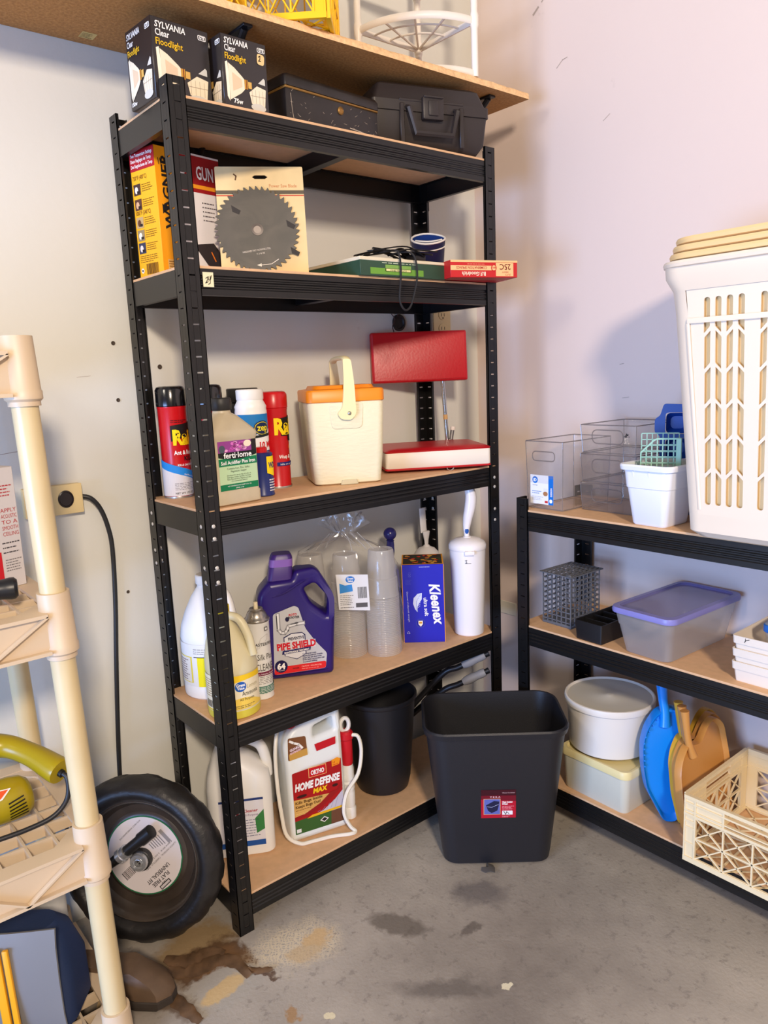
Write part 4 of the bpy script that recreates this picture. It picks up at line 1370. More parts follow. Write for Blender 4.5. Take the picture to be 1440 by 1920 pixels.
lb.ell(.026, .078, .013, .0115, (28, 88, 176), 2, 20); lb.text('Great', .026, .0785, .0095, WHITE, 3, 'c', bold=.03, w=.020); lb.text('Value', .026, .0715, .0085, WHITE, 3, 'c', bold=.03, w=.016)
lb.text('Lemon', .040, .072, .013, (180, 168, 130), 2, bold=0, shear=.25, w=.03)
lb.text('Ammonia', .028, .056, .015, (30, 28, 28), 2, w=.042); lb.text('All Purpose', .022, .045, .009, (50, 46, 44), 2, w=.036)
lb.lines(.012, .06, .033, .004, 2, (90, 80, 60), .0014, 2)
lb.lines(-.075, -.025, .094, .0055, 8, (150, 116, 60), .0016, 1); lb.bars(-.066, -.030, .030, .046, (70, 66, 66), 14, 1); lb.rect(-.085, .024, -.01, .027, (226, 196, 40), 1)
lb.text('♺', -.04, .052, .012, (60, 60, 60), 1)
lb.build(t, 'label')

# silk plant cleaner aerosol
t = thing('spray_can', 'silver and white plant cleaner aerosol with bare cream nozzle beside purple jug', 'spray can', (.153, .092, Z4), -6)
can_body(t, .0285, .188, M('can_white', (222, 220, 214), .35))
metal_s = M('aerosol_dome', (168, 160, 150), .3, .9)
bm = NB(); lathe(bm, [(.0288, .186), (.0298, .189), (.0288, .192), (.026, .194), (.0235, .200), (.020, .208), (.016, .2115), (.0165, .214), (.015, .216), (.009, .215), (.009, .212)], 32); obj('dome', bm, metal_s, t)
bm = NB(); lathe(bm, [(.005, .212), (.005, .222), (.0048, .230), (.003, .2305)], 14); obj('nozzle', bm, M('nozzle_cream', (222, 206, 170), .5), t)
lb = Label(cyl(.0285), .003)
lb.text('MASTERPIECE', -.026, .132, .010, (40, 40, 40), 1, bold=.01, w=.058)
lb.line([(-.018, .118), (-.006, .150), (.012, .158), (.010, .146), (-.012, .126)], .0008, (170, 166, 160), 1)
lb.text('Silk Plant', -.016, .098, .020, (70, 66, 58), 1, bold=.0, w=.046, hs=.6); lb.text('CLEANER', -.020, .072, .024, (60, 56, 50), 1, bold=.0, w=.050)
lb.rect(-.03, .060, .045, .069, (112, 26, 60), 1); lb.text('Cleans, Refreshes, Beautifies', -.024, .0625, .0045, WHITE, 2, w=.05)
lb.rect(-.03, .016, .045, .034, (70, 120, 104), 1); lb.lines(-.028, .042, .030, .0035, 5, (222, 226, 220), .0012, 2); lb.lines(-.028, .042, .056, .004, 5, (120, 116, 112), .0012, 1)
lb.rect(.004, .166, .014, .176, (110, 106, 104), 1); lb.rect(.0065, .1685, .0115, .1735, (226, 224, 218), 2)
lb.build(t, 'print')

# purple drain treatment jug with handle
purp = M('purple_hdpe', (38, 20, 104), .34, spec=.5)
t = thing('drain_jug', 'deep purple drain treatment jug with loop handle and grey label', 'jug', (.2955, .155, Z4), -27.6)
body = rpoly([(-.0824, 0), (.087, 0), (.090, .05), (.097, .142), (.101, .198), (.066, .262), (.052, .273), (.006, .272), (-.004, .252), (-.061, .250), (-.088, .222), (-.092, .195)], [.01, .012, .03, .02, .02, .012, .012, .01, .004, .004, .015, .02], 5)
hole = rpoly([(.024, .224), (.053, .236), (.0825, .198), (.0785, .152), (.040, .186)], [.008, .010, .010, .010, .012], 4)
bm = puffy([body, hole[::-1]], .088, .016, 4)
# the handle side is slimmer than the belly
for v in bm.verts:
    x, y, z = v.co
    k = 1.0
    if z > .15:
        k = 1 - .45 * min(1, (z - .15) / .09) * max(0, min(1, (x + .02) / .07))
    v.co.y = y * k
bmesh.ops.translate(bm, verts=bm.verts[:], vec=(0, 0, 0)); obj('jug_body', bm, purp, t, smooth=50)
purp2 = M('purple_cap', (62, 34, 112), .4); purp3 = M('purple_cap_band', (128, 88, 170), .4)
bm = NB(); loft(bm, [(.248, .031, .031, .012, -.031, 0), (.256, .030, .030, .012, -.030, 0), (.305, .026, .026, .012, -.0235, 0), (.312, .022, .022, .012, -.0235, 0)], 5); cp = obj('cap', bm, purp2, t)
bm = NB(); loft(bm, [(.283, .0285, .0285, .012, -.0262, 0), (.301, .0270, .0270, .012, -.0242, 0)], 5, False, False); obj('cap_band', bm, purp3, cp)
yf = -.0442
lb = Label(front(yf), base=.0006)
lb.poly(rpoly([(-.062, .015), (.066, .019), (.071, .058), (.045, .090), (.021, .127), (.007, .182), (-.003, .188), (-.0557, .171)], [.008, .006, .006, .01, .01, .004, .006, .006]), (190, 190, 192), 0)
lb.poly(rpoly([(-.062, .0155), (.066, .0195), (.068, .038), (-.060, .034)], .006), (214, 36, 40), 1)
lb.ell(-.044, .036, .016, .016, (24, 20, 70), 2, 20); lb.text('64', -.044, .029, .021, WHITE, 3, 'c', bold=.05, w=.020); lb.lines(-.052, -.036, .025, .003, 1, WHITE, .001, 3)
lb.text('ROTO', -.018, .163, .0078, (190, 30, 40), 2, bold=.04, shear=.2, w=.020); lb.text('ROOTER', -.020, .156, .0078, (30, 26, 40), 2, bold=.04, shear=.2, w=.028); lb.ell(-.022, .155, .005, .006, (30, 26, 60), 1, 12)
pts = [(-.044, .170), (-.044, .130), (-.038, .122), (-.030, .121), (-.024, .128), (-.020, .137), (.0, .141), (.018, .142)]
lb.line(pts, .010, (150, 150, 154), 1); lb.line(pts, .0045, (226, 226, 228), 2); lb.line([(-.0475, .166), (-.0475, .134)], .002, (40, 38, 44), 3); lb.line([(-.014, .1415), (.004, .1435)], .002, (40, 38, 44), 3)
for cc, g in (((30, 28, 80), 0), ((214, 214, 218), .0022)):
    lb.poly([(-.034 + g, .062), (-.034 + g, .110 - g), (-.014, .119 - g), (.012, .119 - g), (.020 - g, .112 - g), (.020 - g, .062), (-.004, .050 + g)], cc, 1 if g == 0 else 2)
lb.text('PREVENTIVE', -.003, .1015, .0105, (30, 28, 60), 3, 'c', bold=.03, rot=3, w=.040)
lb.rect(-.050, .078, .044, .098, (206, 206, 210), 3)
lb.text('PIPE SHIELD', -.003, .0795, .0235, (200, 24, 40), 4, 'c', bold=.05, rot=2, w=.096)
lb.poly([(-.040, .066), (.030, .071), (.032, .080), (-.038, .0755)], (30, 28, 90), 5); lb.text('MAINTENANCE TREATMENT', -.003, .0700, .0062, WHITE, 6, 'c', bold=.03, rot=4, w=.062)
for i, s_ in enumerate(('Commercial grade', 'Bypass household greases,', 'soaps, fats and detergents', 'Dries leave a protective coat', 'to prevent buildup')):
    lb.text(s_, .010, .0605 - i * .0052, .0052, (36, 34, 90), 3, bold=.03, rot=2, w=(.034, .05, .047, .054, .036)[i])
lb.text('CAUTION: 1 GALLON (3.78L)', .006, .0285, .005, (250, 170, 160), 2, bold=.02, w=.05); lb.lines(.006, .05, .0235, .003, 1, (250, 170, 160), .001, 2); lb.text('DANGER', -.016, .026, .004, (60, 20, 30), 2, bold=.03)
lb.build(t, 'label')
bm = NB(); tube(bm, smooth_path([(-.085, -.0355, .205), (-.03, -.0455, .220), (.01, -.043, .240), (.03, -.036, .248)], 5), .0016, 6)
obj('moulded_ridge', bm, purp, t)

# inverted stacks of clear cups in a bag
cupm = clear('cup_plastic', (244, 241, 236), .44, 1.0, .12)
for i, (x, y, hh) in enumerate(((.541, .104, .158), (.468, .163, .150), (.400, .229, .150))):
    t = thing('cup_stack', ('tall stack of clear plastic cups beside tissue box, inside a clear bag', 'middle stack of clear plastic cups behind the bag label', 'stack of clear plastic cups partly behind the purple jug')[i], 'cup stack', (x, y, Z4), 0, 'bagged stacks of clear plastic cups')
    bm = NB(); prof = [(.0445, 0)]
    z = 0
    k = 0
    while z < hh:
        r_ = .0455 - .002 * (z / hh)
        prof += [(r_, z + .0008), (r_ + .0008, z + .0022), (r_ - .0008, z + .0036)]
        z += .0048; k += 1
    lathe(bm, prof, 36, False, False); obj('cup_rims', bm, cupm, t, smooth=70)
    bm = NB(); lathe(bm, [(.0435, hh), (.0445, hh + .002), (.0435, hh + .004), (.0405, hh + .05), (.0385, hh + .052), (.0375, hh + .075), (.0335, hh + .122), (.031, hh + .126), (.030, hh + .123), (.005, hh + .122)], 36, False, False)
    obj('top_cup', bm, cupm, t)
bagm = clear('bag_film', (240, 238, 236), .055, 1.5, .10)
t = thing('plastic_bag', 'crumpled clear plastic bag with printed label around the cup stacks', 'plastic bag', (.47, .165, Z4), 0)
bm = NB()
rg = random.Random(9)


def bag_ring(z, s, n=56, jag=.0):
    """outline hugging the three stacks (they run along a diagonal)"""
    out = []
    ux, uy = .76, -.65
    for i in range(n):
        a_ = 2 * PI * i / n
        ex, ey = .148 * math.cos(a_) * s, .056 * math.sin(a_) * s
        j = 1 + jag * (math.sin(a_ * 7 + z * 60) * .5 + math.sin(a_ * 13 - z * 110) * .35 + rg.uniform(-.4, .4))
        out.append((ex * j * ux - ey * j * uy, ex * j * uy + ey * j * ux, z + jag * .02 * math.sin(a_ * 9)))
    return out


rings(bm, [bag_ring(.003, .96), bag_ring(.03, 1.0, jag=.01), bag_ring(.10, 1.0, jag=.015), bag_ring(.18, .97, jag=.03), bag_ring(.24, .90, jag=.06), bag_ring(.285, .78, jag=.10), bag_ring(.305, .52, jag=.2), bag_ring(.318, .26, jag=.25), bag_ring(.330, .12, jag=.2), bag_ring(.345, .22, jag=.4), bag_ring(.365, .34, jag=.5), bag_ring(.378, .30, jag=.5)], False, False)
obj('film', bm, bagm, t, smooth=80, recalc=True)
bm = NB()
for k in range(9):
    a_ = rg.uniform(0, 2 * PI); x0 = rg.uniform(-.03, .03)
    tube(bm, smooth_path([(x0, -x0 * .8, .33), (x0 + .02 * math.cos(a_), -x0 * .8 + .02 * math.sin(a_), .31), (x0 + .05 * math.cos(a_), -x0 + .03 * math.sin(a_), .285)], 4), .0012, 5)
obj('film_folds', bm, clear('bag_fold', (246, 246, 246), .3, 1.5, .1), t)
lab = Label(lambda u, v, d: (u * .80 - .026 - .0, -u * .60 - .060 - d * 1.0, v), base=.004)
lab.poly([(-.040, .142), (.040, .136), (.038, .232), (-.044, .236)], (224, 224, 226), 0)
lab.poly([(-.036, .185), (-.002, .190), (-.004, .208), (-.022, .206), (-.036, .212)], (60, 140, 214), 1)
lab.ell(-.008, .221, .012, .009, (46, 120, 200), 1, 16); lab.text('Great', -.008, .2215, .007, WHITE, 2, 'c', bold=.03, w=.017); lab.text('Value', -.008, .2150, .007, WHITE, 2, 'c', bold=.03, w=.014)
lab.bars(.010, .034, .170, .200, (50, 50, 54), 14, 1); lab.lines(-.036, .0, .178, .0048, 6, (110, 110, 114), .0016, 1); lab.rect(.004, .146, .034, .158, (90, 88, 90), 1); lab.lines(-.036, .0, .146, .004, 1, (60, 60, 64), .0016, 1)
lab.build(t, 'bag_label')

# twisted wand with ball end
t = thing('twist_wand', 'dark purple twisted plastic wand with ball top behind the cup stacks', 'wand', (.655, .200, Z4), 0)
pw = M('purple_translucent', (34, 34, 96), .25, spec=.5)
bm = NB(); rs = []
for i in range(60):
    z = .004 + .27 * i / 59; tw = z * 70
    rs.append([((.0085 + .003 * math.cos(2 * (2 * PI * k / 14) - tw)) * math.cos(2 * PI * k / 14), (.0085 + .003 * math.cos(2 * (2 * PI * k / 14) - tw)) * math.sin(2 * PI * k / 14), z) for k in range(14)])
rings(bm, rs); obj('shaft', bm, pw, t)
bm = NB(); lathe(bm, [(.004, .268), (.012, .272)] + [(.0185 * math.sin(PI * (i + 2) / 14), .291 - .0185 * math.cos(PI * (i + 2) / 14)) for i in range(12)], 24); obj('ball', bm, pw, t)
bm = NB(); lathe(bm, [(.028, 0), (.030, .003), (.030, .10), (.027, .13), (.012, .14)], 24); obj('holder', bm, M('navy_plastic', (26, 28, 70), .4), t)

# white plunger-like scoop
t = thing('sink_plunger', 'small white plunger with tapered handle behind the tissue box', 'plunger', (.79, .196, Z4), 0)
bm = NB(); lathe(bm, [(.036, .0), (.040, .003), (.040, .18), (.040, .195), (.036, .213), (.024, .226), (.010, .232), (.0078, .236)], 30); obj('cup', bm, M('white_plastic_dull', (216, 212, 208), .4), t)
bm = NB(); lathe(bm, [(.0062, .234), (.0075, .250), (.0115, .268), (.013, .275), (.011, .277)], 20, sy=.6); 
tube(bm, [(0, .010, .272), (-.002, .012, .345)], .009, 10, flat=(.012, .003)); obj('handle', bm, M('white_plastic_dull', (216, 212, 208), .4), t)

# tissue box standing on end
t = thing('tissue_box', 'bright blue tissue box standing on end with floral strip on top', 'tissue box', (.700, .118, Z4), -42)
w4, d4, h4 = .115, .115, .222
KB = (22, 22, 150)
obj('carton', box(NB(), -w4 / 2, w4 / 2, -d4 / 2, d4 / 2, 0, h4, .001), M('carton_blue', (26, 28, 178), .4), t)
lb = Label(lambda u, v, d: (u, v, h4 + d))
lb.rect(-w4 / 2, -d4 / 2, w4 / 2, d4 / 2, (232, 160, 40), 0); lb.rect(-w4 / 2 + .004, -d4 / 2 + .006, w4 / 2 - .004, d4 / 2 - .004, (46, 40, 30), 1)
rg = random.Random(3)
for i in range(40):
    lb.ell(rg.uniform(-.048, .048), rg.uniform(-.046, .048), rg.uniform(.004, .009), rg.uniform(.004, .008), ((214, 60, 30), (236, 120, 30), (60, 84, 40), (226, 170, 60))[i % 4], 2 + (i % 2), 8)
lb.build(t, 'floral_strip')
lb = Label(front(-d4 / 2))
lb.rect(-w4 / 2, 0, -w4 / 2 + .0015, h4, (232, 160, 60), 0); lb.rect(w4 / 2 - .0015, 0, w4 / 2, h4, (232, 160, 60), 0)
lb.text('Kleenex', .016, .166, .040, WHITE, 1, bold=.03, shear=.22, rot=-84, w=.118)
lb.text('ultra soft', .000, .128, .0145, WHITE, 1, bold=.02, rot=-87, w=.052)
lb.text('Discover of silky-soft strength', -.046, .146, .006, (200, 204, 236), 1, rot=-88, w=.086)
fe = [(-.004, .142), (-.016, .140), (-.027, .128), (-.029, .112), (-.024, .096), (-.017, .088), (-.018, .100), (-.013, .112), (-.005, .124)]
lb.poly(fe[::-1], (206, 214, 240), 1); lb.line([(-.008, .138), (-.020, .118), (-.020, .090)], .0012, (150, 164, 220), 2)
for q in range(6):
    lb.line([(-.019, .098 + q * .006), (-.010 + .0008 * q, .106 + q * .005)], .0006, (236, 240, 250), 3)
lb.ell(-.010, .056, .013, .013, (60, 66, 170), 1, 18); lb.ell(-.010, .056, .0105, .0105, KB, 2, 18)
lb.poly([(-.016, .063), (-.004, .063), (-.004, .053), (-.010, .046), (-.016, .053)], (240, 232, 214), 3); lb.rect(-.014, .055, -.006, .060, (210, 150, 40), 4)
lb.text('120', -.040, .200, .010, (90, 96, 200), 1, rot=-88); lb.lines(-.048, -.030, .178, .004, 4, (70, 76, 190), .0014, 1)
lb.lines(-.01, .02, .214, .003, 1, (150, 156, 220), .0022, 1); lb.text('♺', -.048, .026, .010, (200, 204, 236), 1)
lb.build(t, 'print')

# toilet brush canister
whg = M('white_gloss_plastic', (240, 236, 238), .22)
t = thing('toilet_brush_holder', 'tall white toilet brush canister with white handle at the right end', 'toilet brush', (.806, .045, Z4), -40)
bm = NB(); lathe(bm, [(.038, 0), (.0415, .003), (.0425, .02), (.0500, .235), (.0505, .246)], 40, cap1=True); obj('canister', bm, whg, t)
bm = NB(); lathe(bm, [(.0515, .246), (.0525, .248), (.0525, .258), (.048, .266), (.034, .274), (.012, .278), (.011, .280)], 40); ld = obj('lid', bm, whg, t)
bm = NB(); box(bm, -.014, .014, -.060, -.046, .238, .250, .003, 2); obj('clasp', bm, whg, ld)
bm = NB(); P_ = smooth_path([(0, .004, .274), (-.001, .004, .300), (.003, .003, .330), (.010, .002, .362), (.013, .002, .392), (.008, .002, .414)], 6)
N_ = len(P_); tube(bm, P_, [.0075 + .0085 * math.sin(PI * min(1, max(0, (i / N_ - .12) / .9)) * .82) for i in range(N_)], 16); hn = obj('handle', bm, whg, t)
bm = NB(); lathe(bm, [(.0055, 0), (.0055, .0012), (.004, .002)], 18, sy=1.5); bmesh.ops.rotate(bm, verts=bm.verts[:], matrix=Matrix.Rotation(PI / 2, 3, 'X')); bmesh.ops.translate(bm, verts=bm.verts[:], vec=(-.001, -.0035, .296)); obj('button', bm, M('blue_button', (20, 80, 160), .35), hn)
lb = Label(cyl(.0492), .003, base=.001)
lb.line([(-.012, .222), (-.007, .223), (-.010, .219), (-.007, .216), (-.012, .214), (.004, .214)], .0012, BLACK, 0); lb.build(t, 'price_mark')

# ------------------------------------------------------------------ bottom shelf
# white jug with label
t = thing('cleaner_jug', 'big white jug with blue and red label on bottom shelf behind corner post', 'jug', (.118, .178, Z5), -30)
bm = NB(); loft(bm, [(0, .072, .052, .02), (.005, .078, .058, .024), (.175, .078, .058, .03), (.205, .074, .055, .035), (.245, .045, .040, .035, -.016, 0), (.268, .024, .024, .0235, -.028, 0), (.275, .0205, .0205, .0204, -.030, 0), (.285, .0205, .0205, .0204, -.030, 0)], 6)
obj('jug_body', bm, wht, t)
bm = NB(); lathe(bm, [(.0225, .280), (.0235, .282), (.0235, .304), (.021, .306)], 30, cx=-.030); obj('cap', bm, wht, t)
bm = NB(); tube(bm, smooth_path([(-.012, 0, .278), (.020, 0, .282), (.056, 0, .262), (.069, 0, .22), (.070, 0, .18)], 6), .013, 12); obj('handle', bm, wht, t)
lb = Label(front(-.058))
lb.rect(-.05, .03, .056, .15, (226, 224, 232), 0); lb.rect(-.05, .148, .056, .154, (40, 60, 120), 1); lb.rect(-.05, .028, .056, .042, (36, 84, 160), 1)
lb.text('G', -.012, .108, .030, (176, 40, 60), 1, bold=.06); lb.text('Cleaner', .006, .118, .011, (176, 40, 60), 1, bold=.02, w=.036); lb.text('All-Purpose', .006, .108, .008, (110, 60, 120), 1, w=.036)
lb.lines(-.012, .046, .096, .007, 7, (110, 112, 140), .0018, 1); lb.poly([(.034, .10), (.056, .122), (.056, .07), (.036, .06)], (60, 130, 70), 1)
lb.build(t, 'label')

# home defense sprayer jug
t = thing('sprayer_jug', 'white insect spray jug with red label, hose and red trigger wand', 'spray jug', (.2895, .118, Z5), -13)
w5, d5, h5 = .156, .096, .332
body = rpoly([(-.076, 0), (.078, 0), (.078, .330), (.058, .338), (-.002, .318), (-.012, .31), (-.030, .300), (-.052, .292), (-.078, .262), (-.078, .205)], [.012, .012, .010, .012, .01, .008, .01, .012, .02, .02], 4)
hole = rpoly([(.002, .262), (.058, .270), (.058, .302), (.004, .288)], .007, 4)
bm = puffy([body, hole[::-1]], d5, .013, 4)
for v in bm.verts:
    x, y, z = v.co
    if z > .205:
        kk = min(1, (z - .205) / .10)
        v.co.y = y * (1 - .42 * kk)
obj('jug_body', bm, M('jug_white', (232, 236, 234), .36), t, smooth=50)
bm = NB(); lathe(bm, [(.021, .292), (.022, .294), (.022, .312), (.020, .314)], 28, cx=-.046); obj('cap', bm, M('red_plastic', (200, 16, 34), .35), t)
lb = Label(front(-d5 / 2), base=.0006)
lb.poly(rpoly([(-.066, .022), (.066, .022), (.066, .196), (-.066, .188)], .004), (168, 22, 24), 0)
lb.poly([(-.066, .022), (.066, .022), (.066, .072), (.02, .058), (-.03, .060), (-.066, .058)], (58, 96, 44), 1)
lb.poly([(-.02, .060), (.066, .058), (.066, .108), (.044, .088), (.012, .068)], (196, 192, 206), 2)
lb.poly([(.030, .022), (.066, .022), (.066, .060), (.032, .058)], (110, 72, 52), 2)
lb.poly([(-.028, .0575), (.066, .060), (.066, .066), (-.02, .064), (-.034, .058)], (232, 180, 30), 3)
for q in range(5):
    lb.line([(-.005 + .012 * q, .068), (.004 + .012 * q, .070 + .006 * q)], .0008, (150, 146, 170), 4)
lb.poly([(-.066, .068), (-.03, .073), (.008, .088), (.036, .108), (-.066, .116)], (214, 166, 90), 2)
lb.poly([(-.066, .070), (-.035, .074), (.004, .090), (.034, .112), (.050, .112), (.062, .128), (.066, .130), (.066, .118), (.036, .096), (.006, .078), (-.030, .066), (-.066, .062)], (150, 26, 26), 3)
lb.rect(-.023, .165, .025, .192, (238, 180, 110), 1); lb.rect(-.0215, .1665, .0235, .1905, (196, 22, 34), 2); lb.text('ORTHO', .001, .1715, .0165, WHITE, 3, 'c', bold=.045, w=.036)
lb.text('HOME DEFENSE', .0, .1385, .0265, WHITE, 2, 'c', bold=.05, shear=.18, w=.122); lb.text('MAX', .006, .1205, .0175, (244, 200, 30), 2, 'c', bold=.05, shear=.18, w=.040)
lb.ell(-.044, .122, .014, .004, (60, 24, 22), 2, 12); lb.ell(.046, .126, .008, .004, (60, 24, 22), 2, 12)
lb.text('Kills Bugs Inside', -.062, .1035, .0105, (70, 40, 16), 4, bold=.02, w=.072); lb.text('Keeps Bugs Out!', -.062, .0925, .0105, (70, 40, 16), 4, bold=.02, w=.066)
lb.lines(-.062, -.02, .086, .004, 1, (110, 70, 30), .0012, 4); lb.lines(-.062, -.03, .0765, .004, 2, (236, 200, 120), .0012, 4)
lb.poly([(.040, .178), (.060, .180), (.064, .194), (.056, .200), (.040, .196)], (240, 150, 30), 2); lb.text('1.3', .043, .187, .006, (200, 40, 30), 3, bold=.03); lb.text('GALLON', .042, .181, .004, (200, 40, 30), 3, bold=.03)
lb.poly([(.0, .042), (.012, .034), (.024, .042), (.012, .050)], (230, 226, 220), 3); lb.poly([(.004, .042), (.012, .0365), (.020, .042), (.012, .0475)], (40, 36, 34), 4)
lb.rect(-.063, .026, -.051, .036, (226, 226, 226), 3)
lb.build(t, 'label')
lb = Label(lambda u, v, d: (u, -d5 / 2 * (1 - .42 * min(1, max(0, (v - .205) / .10))) - d - .0006, v))
lb.poly(rpoly([(-.072, .222), (-.020, .226), (-.020, .272), (-.066, .276)], .005), (120, 76, 44), 0); lb.poly([(-.068, .222), (-.020, .226), (-.020, .242), (-.068, .238)], (196, 150, 70), 1)
lb.line([(-.062, .268), (-.052, .262), (-.040, .256), (-.032, .246)], .0055, (240, 236, 230), 2); lb.text('GUARD', -.064, .243, .008, (240, 220, 230), 2, bold=.04, rot=12); lb.text('EXTENDED', -.064, .236, .006, (240, 200, 210), 2, bold=.04, rot=12)
lb.poly([(.004, .228), (.056, .234), (.058, .252), (.0, .246)], (190, 20, 34), 0)
lb.build(t, 'sticker')
wx, wy = .098, -.012
bm = NB(); lathe(bm, [(.013, 0), (.017, .003), (.0175, .030), (.015, .034), (.016, .040), (.0165, .075), (.0150, .080), (.0175, .088), (.0155, .094), (.0180, .102), (.0155, .108), (.0180, .116), (.0160, .122), (.0165, .14), (.013, .158)], 24, cx=wx, cy=wy)
sp = obj('spray_wand', bm, wht, t)
bm = NB(); lathe(bm, [(.0135, .150), (.0155, .16), (.0158, .222), (.019, .226), (.019, .240), (.014, .246)], 24, cx=wx, cy=wy); obj('grip', bm, M('red_plastic', (200, 16, 34), .35), sp)
bm = NB(); tube(bm, [(wx - .002 + .012 * math.cos(2 * PI * i / 20), wy, .262 + .018 * math.sin(2 * PI * i / 20)) for i in range(20)], .0055, 8, closed=True); obj('hang_loop', bm, wht, sp)
hp = [(wx + .010, wy - .012, .236), (wx + .026, wy - .02, .230), (wx + .030, wy - .026, .19), (wx + .012, wy - .04, .14), (.070, -.066, .105), (.056, -.074, .06), (.068, -.080, .022), (.080, -.086, .006), (.064, -.090, .006), (.02, -.076, .006), (-.03, -.070, .006), (-.062, -.066, .008), (-.090, -.050, .03), (-.098, -.044, .09), (-.102, -.040, .17), (-.098, -.03, .25), (-.08, -.01, .298), (-.052, 0, .31)]
bm = NB(); tube(bm, smooth_path(hp, 6), .0048, 8); obj('hose', bm, M('hose_white', (236, 230, 216), .4), t)

# black waste bin on the bottom shelf
binm = M('black_bin_plastic', (28, 28, 33), .42, bump=.12, bscale=500, spec=.5)
t = thing('waste_bin', 'round black waste bin standing on the bottom shelf beside the spray wand', 'waste bin', (.552, .150, Z5), 0)
bm = NB(); lathe(bm, [(.066, 0), (.072, .004), (.078, .03), (.098, .262), (.102, .264), (.104, .268), (.104, .276), (.101, .278), (.098, .276), (.0955, .262), (.076, .03), (.070, .006)], 40)
obj('bin_body', bm, binm, t)

# long-handled shears leaning in the corner
grip = M('grey_rubber_grip', (142, 140, 142), .6); blk_tool = M('tool_black', (24, 24, 28), .4)
t = thing('loppers', 'pair of black-shafted loppers with grey grips leaning behind front waste bin', 'loppers', (.70, .21, Z5))
for k, (dz, dx) in enumerate(((.0, 0), (-.052, -.006))):
    pts = smooth_path([(-.04, .02, .10 + dz * .2), (.02, -.04, .20 + dz * .6), (.060, -.105, .285 + dz), (.085, -.135, .302 + dz), (.118, -.168, .325 + dz), (.150, -.198, .345 + dz)], 6)
    bm = NB(); tube(bm, pts, .0085, 10); hnd = obj('handle', bm, blk_tool, t)
    g = pts[-11:-2]
    bm = NB(); tube(bm, g, [.0095, .0125, .0135, .0135, .013, .012, .0125, .013, .011][:len(g)], 12); obj('grip', bm, grip, hnd)
bm = NB(); tube(bm, [(-.04, .02, .11), (-.075, .045, .004)], .012, 8, flat=(.016, .004)); obj('blade', bm, M('blade_steel', (90, 90, 96), .35, .8), t)

# ------------------------------------------------------------------ floor: wastebasket
t = thing('wastebasket', 'black rectangular wastebasket with red paper label standing on the floor', 'wastebasket', (.666, -.166, 0), -41)
bm = NB()
bx0, by0, bx1, by1, hB = .136, .078, .174, .118, .382
loft(bm, [(0, bx0 - .012, by0 - .012, .03), (.006, bx0, by0, .038), (.03, bx0 + .004, by0 + .004, .042), (hB - .02, bx1 - .002, by1 - .002, .052), (hB - .018, bx1 + .003, by1 + .003, .054), (hB - .004, bx1 + .006, by1 + .006, .056), (hB, bx1 + .003, by1 + .003, .054), (hB - .001, bx1 - .001, by1 - .001, .052), (hB - .03, bx1 - .005, by1 - .005, .050), (.03, bx0 + .001, by0 + .001, .04), (.006, bx0 - .006, by0 - .006, .036)], 8)
obj('bin_body', bm, binm, t)
def binfront(u, v, d):
    k = (v - .03) / (hB - .05)
    return (u, -(by0 + .004 + k * (by1 - by0 - .006)) - d, v)
lb = Label(binfront, base=.001)
lu = .0
lb.rect(lu - .042, .142, lu + .044, .222, (176, 20, 42), 0); lb.rect(lu - .042, .206, lu + .044, .222, (60, 14, 24), 1)
lb.poly([(lu - .042, .196), (lu + .044, .190), (lu + .044, .207), (lu - .042, .207)], (110, 16, 32), 1)
lb.rect(lu - .036, .152, lu + .006, .198, (206, 150, 110), 2); lb.rect(lu - .0345, .1535, lu + .0045, .1965, (92, 100, 170), 3)
lb.poly([(lu - .030, .180), (lu - .010, .192), (lu + .003, .190), (lu + .001, .176), (lu - .002, .164), (lu - .016, .157), (lu - .025, .164)], (32, 32, 62), 4); lb.line([(lu - .027, .176), (lu - .016, .174), (lu + .001, .182)], .0009, (180, 184, 214), 5)
lb.text('T E R A', lu - .020, .201, .005, (230, 200, 200), 2, bold=.03, w=.026); lb.text('Waste Container', lu + .010, .213, .0045, (206, 170, 170), 2, w=.032)
lb.text('Waste Container', lu + .010, .186, .0055, WHITE, 2, bold=.05, w=.026); lb.text('28 Quart', lu + .010, .1805, .0055, WHITE, 2, bold=.05, w=.014)
lb.lines(lu + .010, lu + .040, .175, .004, 4, (236, 150, 160), .0014, 2); lb.rect(lu + .010, .151, lu + .036, .162, (230, 226, 226), 2); lb.line([(lu + .014, .161), (lu + .019, .152), (lu + .021, .160), (lu + .027, .154)], .0014, BLACK, 3); lb.lines(lu + .010, lu + .030, .147, .003, 2, (230, 140, 150), .0012, 2)
lb.build(t, 'label', 'red printed paper label')
# dried leaf scrap on the floor
bm = NB()
prof = [(-.018, .008), (-.010, .014), (.002, .010), (.012, .016), (.020, .004), (.012, -.010), (.002, -.020), (-.006, -.012), (-.016, -.004)]
cen = bm.verts.new((0, 0, .007)); ring = [bm.verts.new((x, y, .001 + .003 * (i % 2))) for i, (x, y) in enumerate(prof)]
for i in range(len(ring)):
    bm.faces.new((cen, ring[i], ring[(i + 1) % len(ring)]))
r2 = bmesh.ops.extrude_face_region(bm, geom=bm.faces[:]); bmesh.ops.translate(bm, verts=[v for v in r2['geom'] if isinstance(v, bmesh.types.BMVert)], vec=(0, 0, .0012))
o = obj('dried_leaf', bm, M('dry_leaf', (78, 74, 72), .8), None); o.location = (.583, -.222, .0); tag(o, 'curled grey dried leaf on concrete in front of wastebasket', 'leaf')
